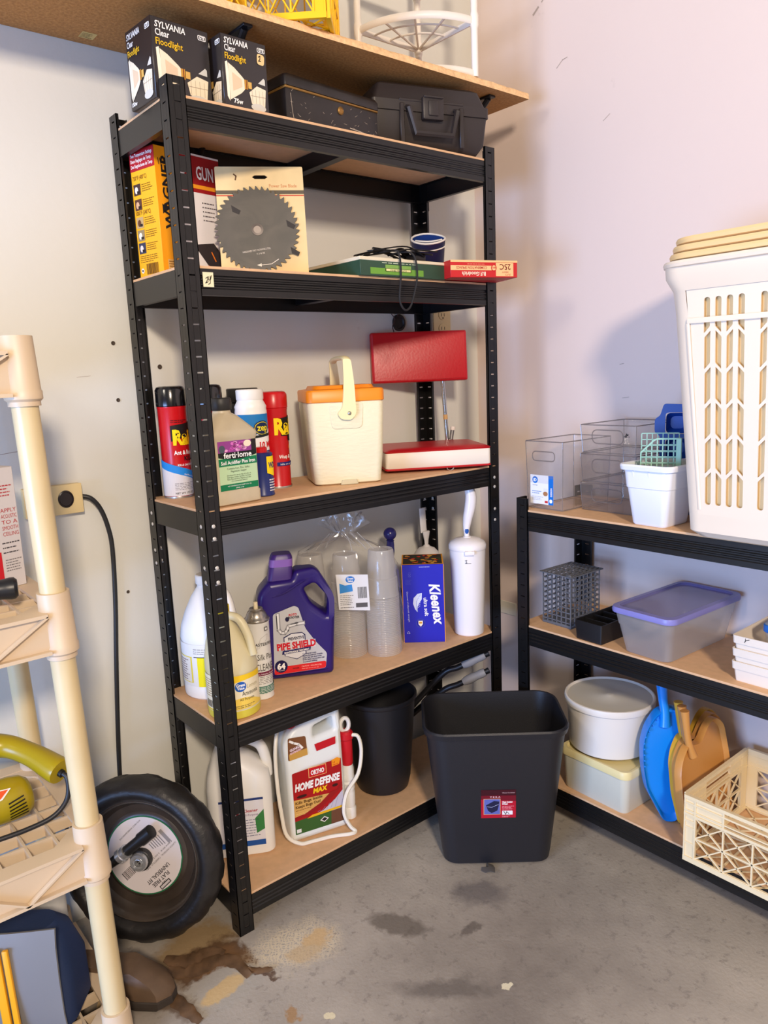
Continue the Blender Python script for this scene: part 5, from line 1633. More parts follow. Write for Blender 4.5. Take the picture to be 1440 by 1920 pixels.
# ------------------------------------------------------------------ left: tan plastic shelving
tanp = M('tan_resin', (208, 186, 156), .45, bump=.05, bscale=250)
tanpost = M('tan_resin_post', (212, 192, 148), .35, var=.05, vscale=9)
pu = thing('plastic_shelving', 'tan resin shelving unit with round posts beside the back wall outlet', 'shelf unit', (0, 0, 0))
YF, YB = -.100, .248


def px_at(z):
    return -.3135 - (z - .06) * .0222


XL = -.62
LV = [1.300, .878, .451, .062]
for (xo, y) in ((0, YF), (0, YB), (XL, YF), (XL, YB)):
    for z0, z1 in zip([0] + LV[::-1], LV[::-1]):
        a0 = max(z0 - .0, 0); b0 = z1 - .02
        bm = NB(); tube(bm, [(px_at(a0) + xo, y, a0), (px_at(b0) + xo, y, b0)], .0205, 24); obj('post', bm, tanpost, pu)
for li, zt_ in enumerate(LV):
    xr = px_at(zt_); xl = xr + XL
    bm = NB()
    # rims: top lip, web, bottom lip, zigzag ribs on each side
    def rim(bm, p0, p1, nrm):
        p0 = Vector(p0); p1 = Vector(p1); nrm = Vector(nrm)
        t_ = (p1 - p0).normalized(); Ln = (p1 - p0).length
        def slab(z0, z1, d0, d1):
            r0 = [p0 + nrm * d0 + V(0, 0, z0), p0 + nrm * d1 + V(0, 0, z0), p0 + nrm * d1 + V(0, 0, z1), p0 + nrm * d0 + V(0, 0, z1)]
            rings(bm, [r0, [q + (p1 - p0) for q in r0]])
        slab(-.006, 0, -.020, .016); slab(-.066, -.003, .002, .005); slab(-.070, -.064, -.002, .016)
        nz_ = max(2, int(Ln / .085)); s_ = Ln / nz_
        for i in range(nz_):
            za, zb = (-.005, -.066) if i % 2 == 0 else (-.066, -.005)
            bar(bm, p0 + t_ * (i * s_) + nrm * .011 + V(0, 0, za), p0 + t_ * ((i + 1) * s_) + nrm * .011 + V(0, 0, zb), .010, .0035)
    rim(bm, (xl + .02, YF - .012, zt_), (xr - .02, YF - .012, zt_), (0, -1, 0))
    rim(bm, (xl + .02, YB + .012, zt_), (xr - .02, YB + .012, zt_), (0, 1, 0))
    rim(bm, (xr + .012, YF + .02, zt_), (xr + .012, YB - .02, zt_), (1, 0, 0))
    rim(bm, (xl - .012, YF + .02, zt_), (xl - .012, YB - .02, zt_), (-1, 0, 0))
    sh = obj('shelf', bm, tanp, pu, smooth=0)
    bm = NB()
    nx_g, ny_g = 13, 7
    gx0, gx1, gy0, gy1 = xl + .0, xr - .0, YF + .005, YB - .005
    for i in range(nx_g + 1):
        x = gx0 + (gx1 - gx0) * i / nx_g
        box(bm, x - .0022, x + .0022, gy0, gy1, zt_ - .026, zt_ - .003)
    for j in range(ny_g + 1):
        y = gy0 + (gy1 - gy0) * j / ny_g
        box(bm, gx0, gx1, y - .0022, y + .0022, zt_ - .026, zt_ - .0032)
    # solid gussets at the corners
    for cx_, sx in ((xr, -1), (xl, 1)):
        for cy_, sy in ((YF, 1), (YB, -1)):
            pts = [(cx_ - sx * .018, cy_ - sy * .016), (cx_ + sx * .062, cy_ - sy * .016), (cx_ + sx * .062, cy_ + sy * .006), (cx_ + sx * .004, cy_ + sy * .062), (cx_ - sx * .018, cy_ + sy * .062)]
            rings(bm, [[(x, y, zt_ - .008) for x, y in pts], [(x, y, zt_ - .001) for x, y in pts]])
    obj('deck_grid', bm, tanp, sh, smooth=0)
    for (xo, y) in ((0, YF), (0, YB), (XL, YF), (XL, YB)):
        bm = NB(); top = .030 if li else .024
        pr_ = [(.0208, top), (.0258, top), (.0275, -.060), (.0290, -.062), (.0288, -.074), (.0245, -.078), (.0245, -.085), (.0208, -.085)]
        if li == 0:
            pr_ = [(.001, top)] + pr_
        rs = [[(px_at(zt_ + z) + xo + r_ * math.cos(2 * PI * i / 28), y + r_ * math.sin(2 * PI * i / 28), zt_ + z) for i in range(28)] for r_, z in pr_]
        rings(bm, rs, False, False); obj('collar', bm, tanp, pu)

# carton of ceiling texture on the middle shelf
t = thing('texture_carton', 'grey-white carton with red print on middle tan shelf', 'box', (-.372, .128, LV[1]), 16)
obj('carton', box(NB(), -.045, .045, -.03, .03, 0, .225, .001), M('carton_grey', (204, 198, 196), .5), t)
lb = Label(front(-.03))
for i, s_ in enumerate(('APPLY', 'ACOUSTIC', 'TO A', 'SMOOTH', 'CEILING')):
    lb.text(s_, .012, .142 - i * .011, .0105, (176, 40, 50), 0, 'l', bold=.0, w=.030)
lb.lines(.008, .042, .084, .009, 3, (70, 66, 70), .0022, 0); lb.lines(.010, .042, .052, .005, 5, (120, 116, 116), .0018, 0); lb.rect(-.045, .0, .004, .07, (196, 30, 40), 0)
lb.lines(.0, .04, .19, .006, 4, (176, 60, 66), .0022, 0)
lb.build(t, 'print')
# black rubber grip lying at shelf front
bm = NB(); tube(bm, smooth_path([(-.50, .00, LV[1] + .040), (-.45, -.02, LV[1] + .036), (-.405, -.034, LV[1] + .034), (-.372, -.043, LV[1] + .034)], 5), [.017] * 12 + [.018, .019, .0185, .014], 16)
o = obj('rubber_grip', bm, M('black_rubber', (26, 27, 30), .38), None); tag(o, 'black rubber tool grip lying on middle tan shelf', 'tool handle')

# olive drill
ol = M('olive_plastic', (168, 146, 20), .3, spec=.5); dkc = M('cord_black', (34, 34, 36), .45)
zd = LV[2] - .003
t = thing('power_drill', 'olive yellow electric drill with vent slots and orange warning sticker', 'drill', (-.425, .062, zd + .042), 0)
bm = NB()
# motor housing along x, rear end to the right
rs = []
for x, ry, rz_, dz in ((-.13, .020, .022, .002), (-.10, .030, .030, 0), (-.03, .038, .040, 0), (.015, .040, .041, 0), (.036, .038, .038, -.001), (.048, .030, .030, -.002), (.052, .020, .020, -.003)):
    rs.append([(x, ry * math.cos(2 * PI * i / 28) * (1.05 if abs(math.cos(2 * PI * i / 28)) > .7 else 1), rz_ * math.sin(2 * PI * i / 28) + dz, ) for i in range(28)])
rings(bm, [[(p[0], p[1], p[2]) for p in r_] for r_ in rs]); hs = obj('motor_housing', bm, ol, t)
bm = NB(); tube(bm, smooth_path([(-.06, .06, .055), (-.02, .075, .082), (.03, .065, .076), (.065, .022, .062), (.088, -.030, .048), (.096, -.048, .042)], 6), [.023 + .002 * math.sin(i * .3) for i in range(31)], 18); gr = obj('handle', bm, ol, t)
bm = NB(); tube(bm, smooth_path([(-.06, .06, .055), (-.05, .04, .03), (-.04, .02, .01)], 5), .02, 14); obj('handle_neck', bm, ol, t)
for q in range(6):
    lb = Label(lambda u, v, d: (u, -.0405 * math.cos(v) * 1.05 - d, .0405 * math.sin(v)), base=.0012)
    v0 = -.50 + q * .17
    lb.poly([(.004, v0 - .10), (.036 - .001 * q, v0 + .06), (.036 - .001 * q, v0 + .13), (.004, v0 - .03)], (26, 22, 10), 0)
    lb.build(hs, 'vent_slot')
lb = Label(lambda u, v, d: (u, -(.0412 + d) * math.cos(v), (.0412 + d) * math.sin(v)), base=.0016)
lb.poly([(-.056, .30), (-.004, .52), (.014, .90), (-.056, 1.10)], (240, 236, 226), 0); lb.poly([(-.054, .36), (-.007, .57), (.009, .87), (-.054, 1.04)], (226, 84, 34), 1)
for q in range(3):
    lb.line([(-.06, .55 + q * .16), (-.02, .78 + q * .1)], .004, (120, 30, 20), 2)
lb.build(hs, 'warning_sticker')
bm = NB(); tube(bm, smooth_path([(.096, -.048, .041), (.104, -.060, .030), (.098, -.066, -.005), (.072, -.068, -.028), (.03, -.066, -.036), (-.03, -.062, -.037), (-.12, -.05, -.036)], 6), .0046, 10); obj('cord', bm, dkc, t)
bm = NB(); tube(bm, [(.0955, -.047, .0405), (.0985, -.052, .038)], .0075, 12); obj('cord_boot', bm, M('boot_dark', (20, 18, 14), .5), t)

# things on the bottom tan shelf
zb_ = LV[3]
navy = M('navy_canvas', (24, 44, 84), .65, bump=.15, bscale=200); greyc = M('grey_vinyl', (122, 122, 124), .5, bump=.05, bscale=120)
t = thing('tool_bag', 'navy bag with wide grey front flap on bottom tan shelf', 'bag', (-.47, .075, zb_), -38)
bm = NB(); loft(bm, [(0, .15, .06, .03), (.006, .155, .066, .035), (.10, .155, .066, .04), (.165, .14, .05, .04), (.19, .12, .03, .03)], 6); obj('bag_body', bm, navy, t)
bm = NB()
rs = []
for x in [(-.055 + .205 * i / 10) for i in range(11)]:
    e = .012 * math.cos((x - .0475) / .1025 * PI / 2)
    rs.append([(x, -.068 - e, .010), (x, -.074 - e, .05), (x, -.076 - e, .12), (x, -.074 - e * .8, .190), (x, -.068 - e * .5, .222), (x, -.063 - e * .5, .221), (x, -.069 - e * .8, .188), (x, -.071 - e, .12), (x, -.070 - e, .05), (x, -.064 - e, .010)])
rings(bm, rs); obj('front_flap', bm, greyc, t)
bm = NB(); tube(bm, smooth_path([(-.058, -.074, .01), (-.060, -.078, .09), (-.058, -.066, .17), (-.085, -.052, .206), (-.12, -.046, .18)], 6), .0042, 8); obj('piping', bm, M('piping_black', (24, 24, 28), .5), t)
bm = NB(); tube(bm, [(-.055, -.084, .006), (.148, -.084, .006)], .006, 8); obj('piping', bm, navy, t)
yb_ = M('yellow_bar', (236, 166, 20), .4)
for k in range(2):
    bm = NB(); hw_ = (.0075, .005)[k]; box(bm, -hw_, hw_, -.004, .004, 0, .20, .002, 2)
    o = obj('yellow_stake', bm, yb_, None); o.location = (-.482 + k * .014, -.040 - k * .010, zb_ + .001); o.rotation_euler = (math.radians(-3), math.radians(-3), math.radians(-35))
    tag(o, ('wider yellow plastic stake standing in front of the navy bag', 'narrower yellow plastic stake in front of the grey bag flap')[k], 'stake', 'yellow stakes by the bag')
t = thing('white_bottle', 'white plastic bottle behind front post on bottom tan shelf', 'bottle', (-.352, .165, zb_), 0)
bm = NB(); lathe(bm, [(.034, 0), (.038, .004), (.038, .14), (.030, .165), (.016, .18), (.016, .20)], 28); obj('bottle', bm, M('white_bottle_dull', (206, 206, 200), .4), t)
bm = NB(); lathe(bm, [(.018, .196), (.018, .215), (.016, .217)], 20); obj('cap', bm, M('white_bottle_dull', (206, 206, 200), .4), t)
# work boot on the floor beside the shelving
t = thing('work_shoe', 'worn brown work shoe with dark sole on floor beside tan shelving', 'shoe', (-.262, .030, 0), -52)
leather = M('brown_leather', (96, 76, 58), .6, var=.2, vscale=30); sole = M('sole_dark', (52, 44, 38), .7)


def shoe_ring(z, k=1.0, dx=0):
    o_ = [(-.115, 0), (-.105, .028), (-.06, .033), (0, .036), (.055, .044), (.095, .036), (.118, .012), (.120, -.010), (.100, -.034), (.055, -.040), (0, -.030), (-.06, -.031), (-.105, -.026)]
    return [(x * (k if x > 0 else 1) + dx, y * k, z) for x, y in o_]


bm = NB(); rings(bm, [shoe_ring(.001, .97), shoe_ring(.006, 1.02), shoe_ring(.020, 1.02), shoe_ring(.022, .98)]); obj('sole', bm, sole, t)
bm = NB(); rs = []
for z, k, e in ((.021, .95, 1), (.036, .96, .98), (.050, .88, .86), (.062, .78, .62), (.072, .74, .40)):
    rs.append([(x * e if x > 0 else x * (1 - (1 - e) * .15), y * k, z) for x, y, _ in shoe_ring(0, 1)])
rings(bm, rs); obj('upper', bm, leather, t)
bm = NB()
for q in range(4):
    tube(bm, [(.01 + q * .014, -.022, .066 - q * .005), (.014 + q * .014, .022, .066 - q * .005)], .0022, 6)
obj('laces', bm, M('lace_tan', (150, 130, 100), .7), t)
# flattened cardboard strip
t2 = NB(); box(t2, -.02, .02, -.09, .09, 0, .004, .0005); o = obj('cardboard_strip', t2, M('cardboard_tan', (188, 160, 118), .8), None); o.location = (-.285, .035, .0005); o.rotation_euler = (0, 0, math.radians(-32)); tag(o, 'flat tan cardboard strip on floor beside the work shoe', 'cardboard')

# ------------------------------------------------------------------ wheel
nv = Vector((-.72844, -.67001, .14304)).normalized(); tv = Vector((0, 0, 1)).cross(nv).normalized(); sv = nv.cross(tv)
wm = Matrix((tv, sv, nv)).transposed().to_4x4(); wm.translation = Vector((-.1445, .1608, .1885))
t = thing('wheelbarrow_tire', 'black wheelbarrow tire on steel rim with white disc label leaning against rack', 'wheel')
t.rotation_euler = wm.to_euler(); t.location = wm.translation
rub = M('tire_rubber', (32, 30, 30), .42, var=.2, vscale=30, bump=.6, bscale=70)
bm = NB(); R_, w2_ = .190, .034
prof = []
for i in range(25):
    a_ = -PI * .86 + 2 * PI * .86 * i / 24
    prof.append((.1625 + .0275 * math.cos(a_), .036 * math.sin(a_) * (1 - .12 * math.cos(a_))))
rs = []
NS = 96
for (r_, z_) in prof:
    rg_ = []
    for i in range(NS):
        kn = 0
        if r_ > .176:
            kn = .0016 * (1 if ((i // 3) + (1 if z_ > 0 else 0)) % 2 else -1)
        rg_.append(((r_ + kn) * math.cos(2 * PI * i / NS), (r_ + kn) * math.sin(2 * PI * i / NS), z_))
    rs.append(rg_)
rings(bm, rs, False, False); obj('tire', bm, rub, t, smooth=60)
rimm = M('rim_black_paint', (62, 53, 46), .26, var=.25, vscale=14, spec=.6)
bm = NB(); lathe(bm, [(.006, -.012), (.092, -.012), (.100, -.016), (.118, -.012), (.128, .002), (.132, .016), (.137, .020), (.1405, .017), (.138, -.02), (.10, -.03), (.006, -.03)], 64); rm = obj('rim', bm, rimm, t)
lb = Label(lambda u, v, d: (u, v, -.012 + d), base=.001)
lb.ell(0, 0, .0915, .0915, (36, 110, 70), 0, 48); lb.ell(0, 0, .0885, .0885, (222, 214, 216), 1, 48)
A_ = 224   # print turned nearly upside down
def rt(u, v):
    a_ = math.radians(A_); return (u * math.cos(a_) - v * math.sin(a_), u * math.sin(a_) + v * math.cos(a_))
for s_, u, v, sz, bo, ww in (('FLAT FREE', -.016, .060, .0125, .02, .052), ('UNIVERSAL FIT', -.030, .047, .0125, .02, .072), ('TIRE', .0, .072, .006, .02, .016), ('LLANTA UNIVERSAL · CARRETILLA · PNEU', -.078, .026, .0055, 0, .10), ('FITS MOST WHEELBARROWS', -.05, -.066, .005, 0, .07), ('4.80/4.00-8  3.50/2.50-8', -.074, .018, .0045, 0, .08)):
    p_ = rt(u, v); lb.text(s_, p_[0], p_[1], sz, (52, 48, 52), 2, bold=bo, rot=A_, w=ww)
def rrp(u0, v0, u1, v1, c, l):
    lb.poly([rt(u0, v0), rt(u1, v0), rt(u1, v1), rt(u0, v1)], c, l)
rrp(-.006, .0745, .026, .084, (40, 36, 40), 2); rrp(-.004, .0765, .024, .082, (206, 200, 202), 3); rrp(-.073, -.017, -.064, .018, (150, 146, 150), 2)
for q in range(6):
    rrp(-.058 + .006 * q, -.012, -.056 + .006 * q, .014 - .002 * q, (120, 116, 120), 2)
rg = random.Random(6)
q = .044
while q < .074:
    wq = rg.uniform(.0008, .0024); rrp(q, -.006, q + wq, .014, (60, 56, 60), 2); q += wq + rg.uniform(.0008, .002)
lb.build(rm, 'disc_label', 'white round paper label with green edge')
zinc = M('zinc_bright', (206, 208, 212), .25, .7); dkp = M('spacer_black', (32, 30, 30), .4)
bm = NB(); lathe(bm, [(.024, -.010), (.024, .004), (.021, .006)], 24, cx=-.004, cy=-.006); obj('hub_nut', bm, dkp, rm)
bm = NB(); lathe(bm, [(.0205, .005), (.0205, .012), (.0185, .016), (.013, .0165), (.0125, .012), (.009, .012), (.009, .016), (.0075, .0165), (.0068, .004)], 28, cx=-.004, cy=-.006); obj('hub_ring', bm, zinc, rm)
bm = NB(); tube(bm, [(-.083, -.022, .010), (-.045, .008, .013)], [.009, .013], 16); obj('axle_spacer', bm, dkp, rm)
bm = NB(); tube(bm, [(-.048, .006, .013), (-.040, .0125, .0135), (-.039, .0133, .0135), (-.030, .0205, .014)], [.0165, .0165, .0145, .0165], 20); obj('spacer_ring', bm, zinc, rm)
bm = NB(); tube(bm, [(-.030, .0205, .014), (.004, .048, .014), (.0045, .0484, .014), (.030, .069, .014)], [.0125, .0125, .0155, .0155], 16); obj('axle_spacer', bm, dkp, rm)

# ------------------------------------------------------------------ wall outlet with cord
t = thing('wall_outlet', 'beige surface outlet box with black socket and cord on back wall', 'outlet', (-.205, WY, 1.0))
bm = NB(); box(bm, -.058, .062, -.018, 0, -.030, .034, .002, 2); obj('outlet_box', bm, M('ivory_plastic', (224, 202, 150), .45), t)
bm = NB(); box(bm, -.004, .0625, -.0215, -.017, -.0305, .0345, .002, 2); pl_ = obj('cover_plate', bm, M('ivory_plastic', (224, 202, 150), .45), t)
bm = NB(); lathe(bm, [(.0165, 0), (.0165, .002), (.014, .003), (.013, .001)], 24, sy=1.15); bmesh.ops.rotate(bm, verts=bm.verts[:], matrix=Matrix.Rotation(PI / 2, 3, 'X')); bmesh.ops.translate(bm, verts=bm.verts[:], vec=(.026, -.0213, .003)); obj('socket', bm, M('socket_black', (36, 26, 26), .3), t)
cp_ = [pl0 for pl0 in ((.064, -.008, .003), (.082, -.014, -.004), (.100, -.014, -.030), (.113, -.012, -.075), (.118, -.010, -.13), (.112, -.009, -.25), (.100, -.009, -.38), (.088, -.009, -.52), (.078, -.009, -.66), (.070, -.009, -.84), (.06, -.009, -.99))]
bm = NB(); tube(bm, smooth_path(cp_, 6), .0052, 10); obj('cord', bm, dkc, t)
# plate on the right wall by the rack
t = thing('wall_plate', 'small off-white blank plate low on right wall between the racks', 'wall plate', (WX, .205, .465))
obj('plate', box(NB(), -.004, 0, -.045, .045, -.022, .022, .0015), M('offwhite_plate', (214, 208, 192), .5), t)

# ------------------------------------------------------------------ low rack, top shelf
B1, B2, B3 = ZB
ac = clear('acrylic_clear', (226, 222, 218), .10, 1.6, .04); ace = clear('acrylic_edge', (150, 142, 140), .55, 1.6, .06)
acs = clear('acrylic_smoke', (178, 170, 166), .20, 1.6, .04)


def clear_bin(t, w, d, h, r, mat, taper=.006, slot=None):
    """thin-walled open bin; origin at base centre, front along -y"""
    bm = NB()
    loft(bm, [(.0005, w / 2 - taper, d / 2 - taper, r), (.003, w / 2 - taper + .001, d / 2 - taper + .001, r), (h, w / 2, d / 2, r)], 4, True, False)
    b_ = obj('bin_wall', bm, mat, t)
    bm = NB(); tube(bm, [(x, y, h) for x, y in rrect(w / 2 - .001, d / 2 - .001, r, 4)], .0016, 6, closed=True)
    tube(bm, [(x, y, .003) for x, y in rrect(w / 2 - taper, d / 2 - taper, r, 4)], .0012, 6, closed=True)
    for sx in (-1, 1):
        for sy in (-1, 1):
            tube(bm, [(sx * (w / 2 - taper - .001), sy * (d / 2 - taper - .001), .003), (sx * (w / 2 - .0015), sy * (d / 2 - .0015), h)], .001, 5)
    obj('rim_edge', bm, ace, t)
    if slot:
        z0, z1, hw = slot
        bm = NB(); q = rpoly([(-hw, z0), (hw, z0), (hw, z1), (-hw, z1)], (z1 - z0) * .48, 5)
        yy = lambda z: -d / 2 + taper * (1 - z / h) - .0012
        tube(bm, [(x, yy(z), z) for x, z in q], .0014, 6, closed=True)
        obj('hand_slot', bm, ace, t)
    return b_


t = thing('clear_bin', 'tall clear acrylic bin with blue and white label at end of low rack', 'storage bin', (.976, -.170, B1), -91)
clear_bin(t, .124, .205, .178, .004, ac, .005, (.128, .152, .036))
lb = Label(front(-.0985), base=.0015)
lb.rect(-.046, .014, .030, .090, (236, 236, 238), 0); lb.rect(.014, .014, .030, .090, (20, 110, 200), 1); lb.ell(-.030, .077, .009, .009, (20, 110, 200), 1, 18); lb.text('iD', -.030, .073, .011, WHITE, 2, 'c', bold=.04)
lb.text('InterDesign', -.030, .062, .004, (40, 60, 110), 1, 'c', w=.016); lb.text('DESIGN', .026, .036, .008, WHITE, 2, rot=90, bold=.02, w=.022); lb.ell(.022, .024, .005, .005, WHITE, 2, 12)
lb.lines(-.040, -.008, .046, .005, 2, (120, 150, 200), .002, 1); lb.lines(-.040, -.002, .032, .004, 3, (170, 176, 190), .0012, 1); lb.ell(.004, .042, .008, .006, (170, 120, 80), 1, 12); lb.rect(-.002, .048, .012, .056, (226, 226, 230), 1); lb.rect(.002, .018, .012, .024, (200, 60, 60), 1)
lb.build(t, 'label')
for k in range(3):
    t = thing('clear_bin', ('lowest smoky clear bin in the stack of three', 'middle smoky clear bin in the stack of three', 'topmost clear bin of the stack of three with black scribble')[k], 'storage bin', (1.030, -.318, B1 + .0735 * k), -90, 'stacked clear bins on low rack')
    clear_bin(t, .162, .196, .072, .006, (acs, acs, ac)[k], .005, (.026, .060, .044))
    if k == 2:
        lb = Label(front(-.0965), base=.0016); rg = random.Random(1)
        for q in range(9):
            u = .052 + rg.uniform(-.002, .012); v = .048 + rg.uniform(-.004, .006); lb.line([(u, v), (u + rg.uniform(-.006, .006), v + rg.uniform(-.005, .005))], .0014, BLACK, 0)
        lb.build(t, 'scribble')
# small white bin
t = thing('small_bin', 'small white plastic bin with flared rim holding a mint basket', 'bin', (.902, -.482, B1), -92)
whb = M('white_bin_plastic', (232, 234, 240), .4)
bm = NB(); loft(bm, [(0, .040, .046, .010), (.004, .044, .050, .014), (.086, .054, .060, .016), (.088, .056, .062, .016), (.128, .060, .066, .018), (.129, .067, .073, .020), (.138, .069, .075, .022), (.142, .067, .073, .02), (.141, .060, .066, .018), (.125, .057, .063, .016), (.006, .042, .048, .012)], 5)
obj('bin_body', bm, whb, t)
bm = NB()
for x in (-.030, .010):
    tube(bm, [(x, -.0665, .128), (x, -.0625, .112)], .002, 6)
obj('moulded_rib', bm, whb, t)
# mint pocket basket standing in the bin
mint = M('mint_plastic', (152, 196, 176), .45)
t = thing('pocket_basket', 'mint green mesh pocket basket with slanted side standing in white bin', 'basket', (.915, -.470, B1 + .060), -60)


def grid_panel(bm, W, H, nx, nz, w, th, y=0, cut=None):
    for i in range(nx + 1):
        x = -W / 2 + W * i / nx; zt2 = H if not cut else min(H, cut(x)); bar(bm, (x, y, 0), (x, y, zt2), th, w, (1, 0, 0))
    for j in range(nz + 1):
        z = H * j / nz; x0 = -W / 2
        if cut:
            while cut(x0) < z and x0 < W / 2:
                x0 += W / 40
        bar(bm, (x0, y, z), (W / 2, y, z), th, w, (0, 0, 1))
    if cut:
        pts = [(-W / 2 + W * i / 12, y, min(H, cut(-W / 2 + W * i / 12))) for i in range(13)]
        for a_, b_ in zip(pts[:-1], pts[1:]):
            bar(bm, a_, b_, th * 1.4, w * 1.5)
    return bm


bm = NB(); grid_panel(bm, .082, .136, 7, 10, .0022, .0022, -.028, lambda x: .105 + max(0, (x + .041)) * 1.0); obj('front_panel', bm, mint, t, smooth=0)
for s_, nm in ((1, 'side_panel'), (-1, 'side_panel')):
    bm = NB(); H_ = .136 if s_ > 0 else .105
    b2 = NB(); grid_panel(b2, .056, H_, 4, 9, .0042, .002); join(bm, b2, Matrix.Translation((s_ * .041, 0, 0)) @ Matrix.Rotation(PI / 2, 4, 'Z')); obj(nm, bm, mint, t, smooth=0)
bm = NB(); grid_panel(bm, .082, .144, 7, 10, .0022, .0022, .028); obj('back_panel', bm, mint, t, smooth=0)
bm = NB(); box(bm, -.041, .041, -.028, .028, -.002, .001); obj('bottom', bm, mint, t)
bm = NB(); box(bm, .034, .046, -.034, -.026, 0, .138, .002); obj('corner_strip', bm, mint, t)
# blue moulded tray on edge
bluep = M('blue_tray_plastic', (20, 66, 150), .35)
t = thing('ice_tray', 'bright blue moulded plastic tray standing on edge behind the white bin', 'tray', (1.035, -.4795, B1), -62)
bm = NB()
outer = rpoly([(-.070, 0), (.070, 0), (.070, .262), (-.062, .268), (-.070, .24), (-.082, .232), (-.082, .200), (-.070, .192)], .006)
holes = []
for i in range(2):
    for j in range(4):
        x0, z0 = -.058 + i * .06, .012 + j * .061
        holes.append(rpoly([(x0, z0), (x0 + .054, z0), (x0 + .054, z0 + .052), (x0, z0 + .052)], .008)[::-1])
prism(bm, [outer] + holes, -.006, .006); fr_ = obj('tray_frame', bm, bluep, t, smooth=30)
for i in range(2):
    for j in range(4):
        bm = NB(); loft(bm, [(.028, .016, .015, .01), (.004, .0255, .0245, .010)], 4, True, False)
        bmesh.ops.rotate(bm, verts=bm.verts[:], matrix=Matrix.Rotation(-PI / 2, 3, 'X')); bmesh.ops.translate(bm, verts=bm.verts[:], vec=(-.031 + i * .06, 0, .038 + j * .061)); obj('pocket', bm, bluep, t)

# nested laundry baskets
alm = M('almond_plastic', (232, 216, 194), .4); tanb = M('amber_plastic', (232, 198, 140), .45)


def basket(t, mat, holed, dz, ins):
    """tapered basket, local x along the front; z from 0"""
    H = .552
    W0, W1 = .215 - ins, .262 - ins      # half widths bottom/top
    D0, D1 = .142 - ins, .170 - ins
    r0, r1 = .032, .045
    n = 8

    def ring_(z, g=0):
        k = z / H; return rrect(W0 + (W1 - W0) * k + g, D0 + (D1 - D0) * k + g, r0 + (r1 - r0) * k, n)
    bm = NB()
    zs = [.0, .012, .05, .13, .25, .37, .46, .505, .53, H]
    if not holed:
        for g, s in ((0, 1), (-.003, -1)):
            rings(bm, [[(x, y, z) for x, y in ring_(z, g if i else g - .012)] for i, z in enumerate(zs)], True, False)
    else:
        # full shell except the flat front, which is a pierced panel
        for g in (0, -.003):
            rs = []
            for i, z in enumerate(zs):
                rr = ring_(z, g if i else g - .012)
                flare = .012 * max(0, min(1, (z - .50) / .03))
                rr = [(x * (1 + flare / W1), y * (1 + flare / D1)) for x, y in rr]
                rs.append([(x, y, z) for x, y in rr])
            vl = [[bm.verts.new(p) for p in r_] for r_ in rs]
            N = len(vl[0]); skip = 3 * (n + 1) - 1      # edge from corner 3 end to corner 4 start = front flat
            for zi, (a_, b_) in enumerate(zip(vl[:-1], vl[1:])):
                for i in range(N):
                    if i == skip and .05 <= zs[zi] < .505:
                        continue
                    j = (i + 1) % N; bm.faces.new((a_[i], a_[j], b_[j], b_[i]))
            bm.faces.new(vl[0][::-1])
    sh = obj('basket_body', bm, mat, t)
    if holed:
        zA, zB = .05, .505
        def hw(z):
            k = z / H; return W0 + (W1 - W0) * k - (r0 + (r1 - r0) * k)
        def yf(z):
            k = z / H; return -(D0 + (D1 - D0) * k)
        outer = [(-hw(zA), zA), (hw(zA), zA), (hw(zB), zB), (-hw(zB), zB)]
        holes = []
        sw, rows = .0125, 6
        r_h = (.492 - .068) / rows
        gx = -.168
        cols = []
        while gx < .16:
            cols += [(gx + .0222 * q, q) for q in range(4)]; gx += .108
        for cxx, q in cols:
            sg = 1 if q % 2 == 0 else -1      # chevron slant
            sx = 1 + .10 * 0
            for j in range(rows):
                z0 = .068 + j * r_h + .004; z1 = .068 + (j + 1) * r_h - .004
                sl = .0065 * sg
                k = 1 + .10 * ((z0 + z1) / 2 - .25)
                xa, xb = cxx * k - sw / 2, cxx * k + sw / 2
                lo = ((z0 - sl), (z0 + sl)) if j > 0 else (z0, z0)
                hi = ((z1 - sl), (z1 + sl)) if j < rows - 1 else (z1, z1)
                if xb > hw(z0) - .006 or xa < -hw(z0) + .003:
                    continue
                pts = [(xa, lo[0]), (xb, lo[1]), (xb, hi[1]), (xa, hi[0])]
                holes.append(rpoly(pts, [.006, .006, .002, .002] if j == 0 else ([.002, .002, .006, .006] if j == rows - 1 else .002), 3)[::-1])
        bm = prism(NB(), [outer] + holes, -.0015, .0015)
        for v in bm.verts:
            v.co.y += yf(v.co.z) + .0015
        obj('pierced_panel', bm, mat, t, smooth=0)
        bm = NB(); tube(bm, [(-hw(.50) + .004, yf(.50) - .001, .445), (hw(.50), yf(.50) - .001, .445)], .004, 6, flat=(.002, .006)); tube(bm, [(-hw(.06) + .004, yf(.06) - .0005, .06), (-hw(.495) + .004, yf(.495) - .0005, .44)], .003, 6, flat=(.004, .0015)); obj('panel_bead', bm, mat, t)
    bm = NB()
    k = 1.0
    rg_ = []
    for g, z in ((.010, H - .002), (.018, H), (.0195, H + .006), (.017, H + .011), (.006, H + .013), (.002, H + .010)):
        rg_.append([(x, y, z) for x, y in rrect(W1 + g, D1 + g, r1 + g, n)])
    rings(bm, rg_, False, False); obj('rim', bm, mat, t)


LBX, LBY = .963, -.803
for k in range(4):
    t = thing('laundry_basket', ('almond laundry basket with chevron slots, outermost of the nested stack', 'tan laundry basket nested directly inside the almond slotted basket', 'tan laundry basket whose rim is second from top of the nested stack', 'innermost tan laundry basket with the topmost rim of the nested stack')[k], 'laundry basket', (LBX, LBY, B1 + .0152 * k), -90, 'nested laundry baskets on low rack')
    basket(t, alm if k in (0,) else tanb, k == 0, 0, .0 if k == 0 else .0045 + .0042 * k)

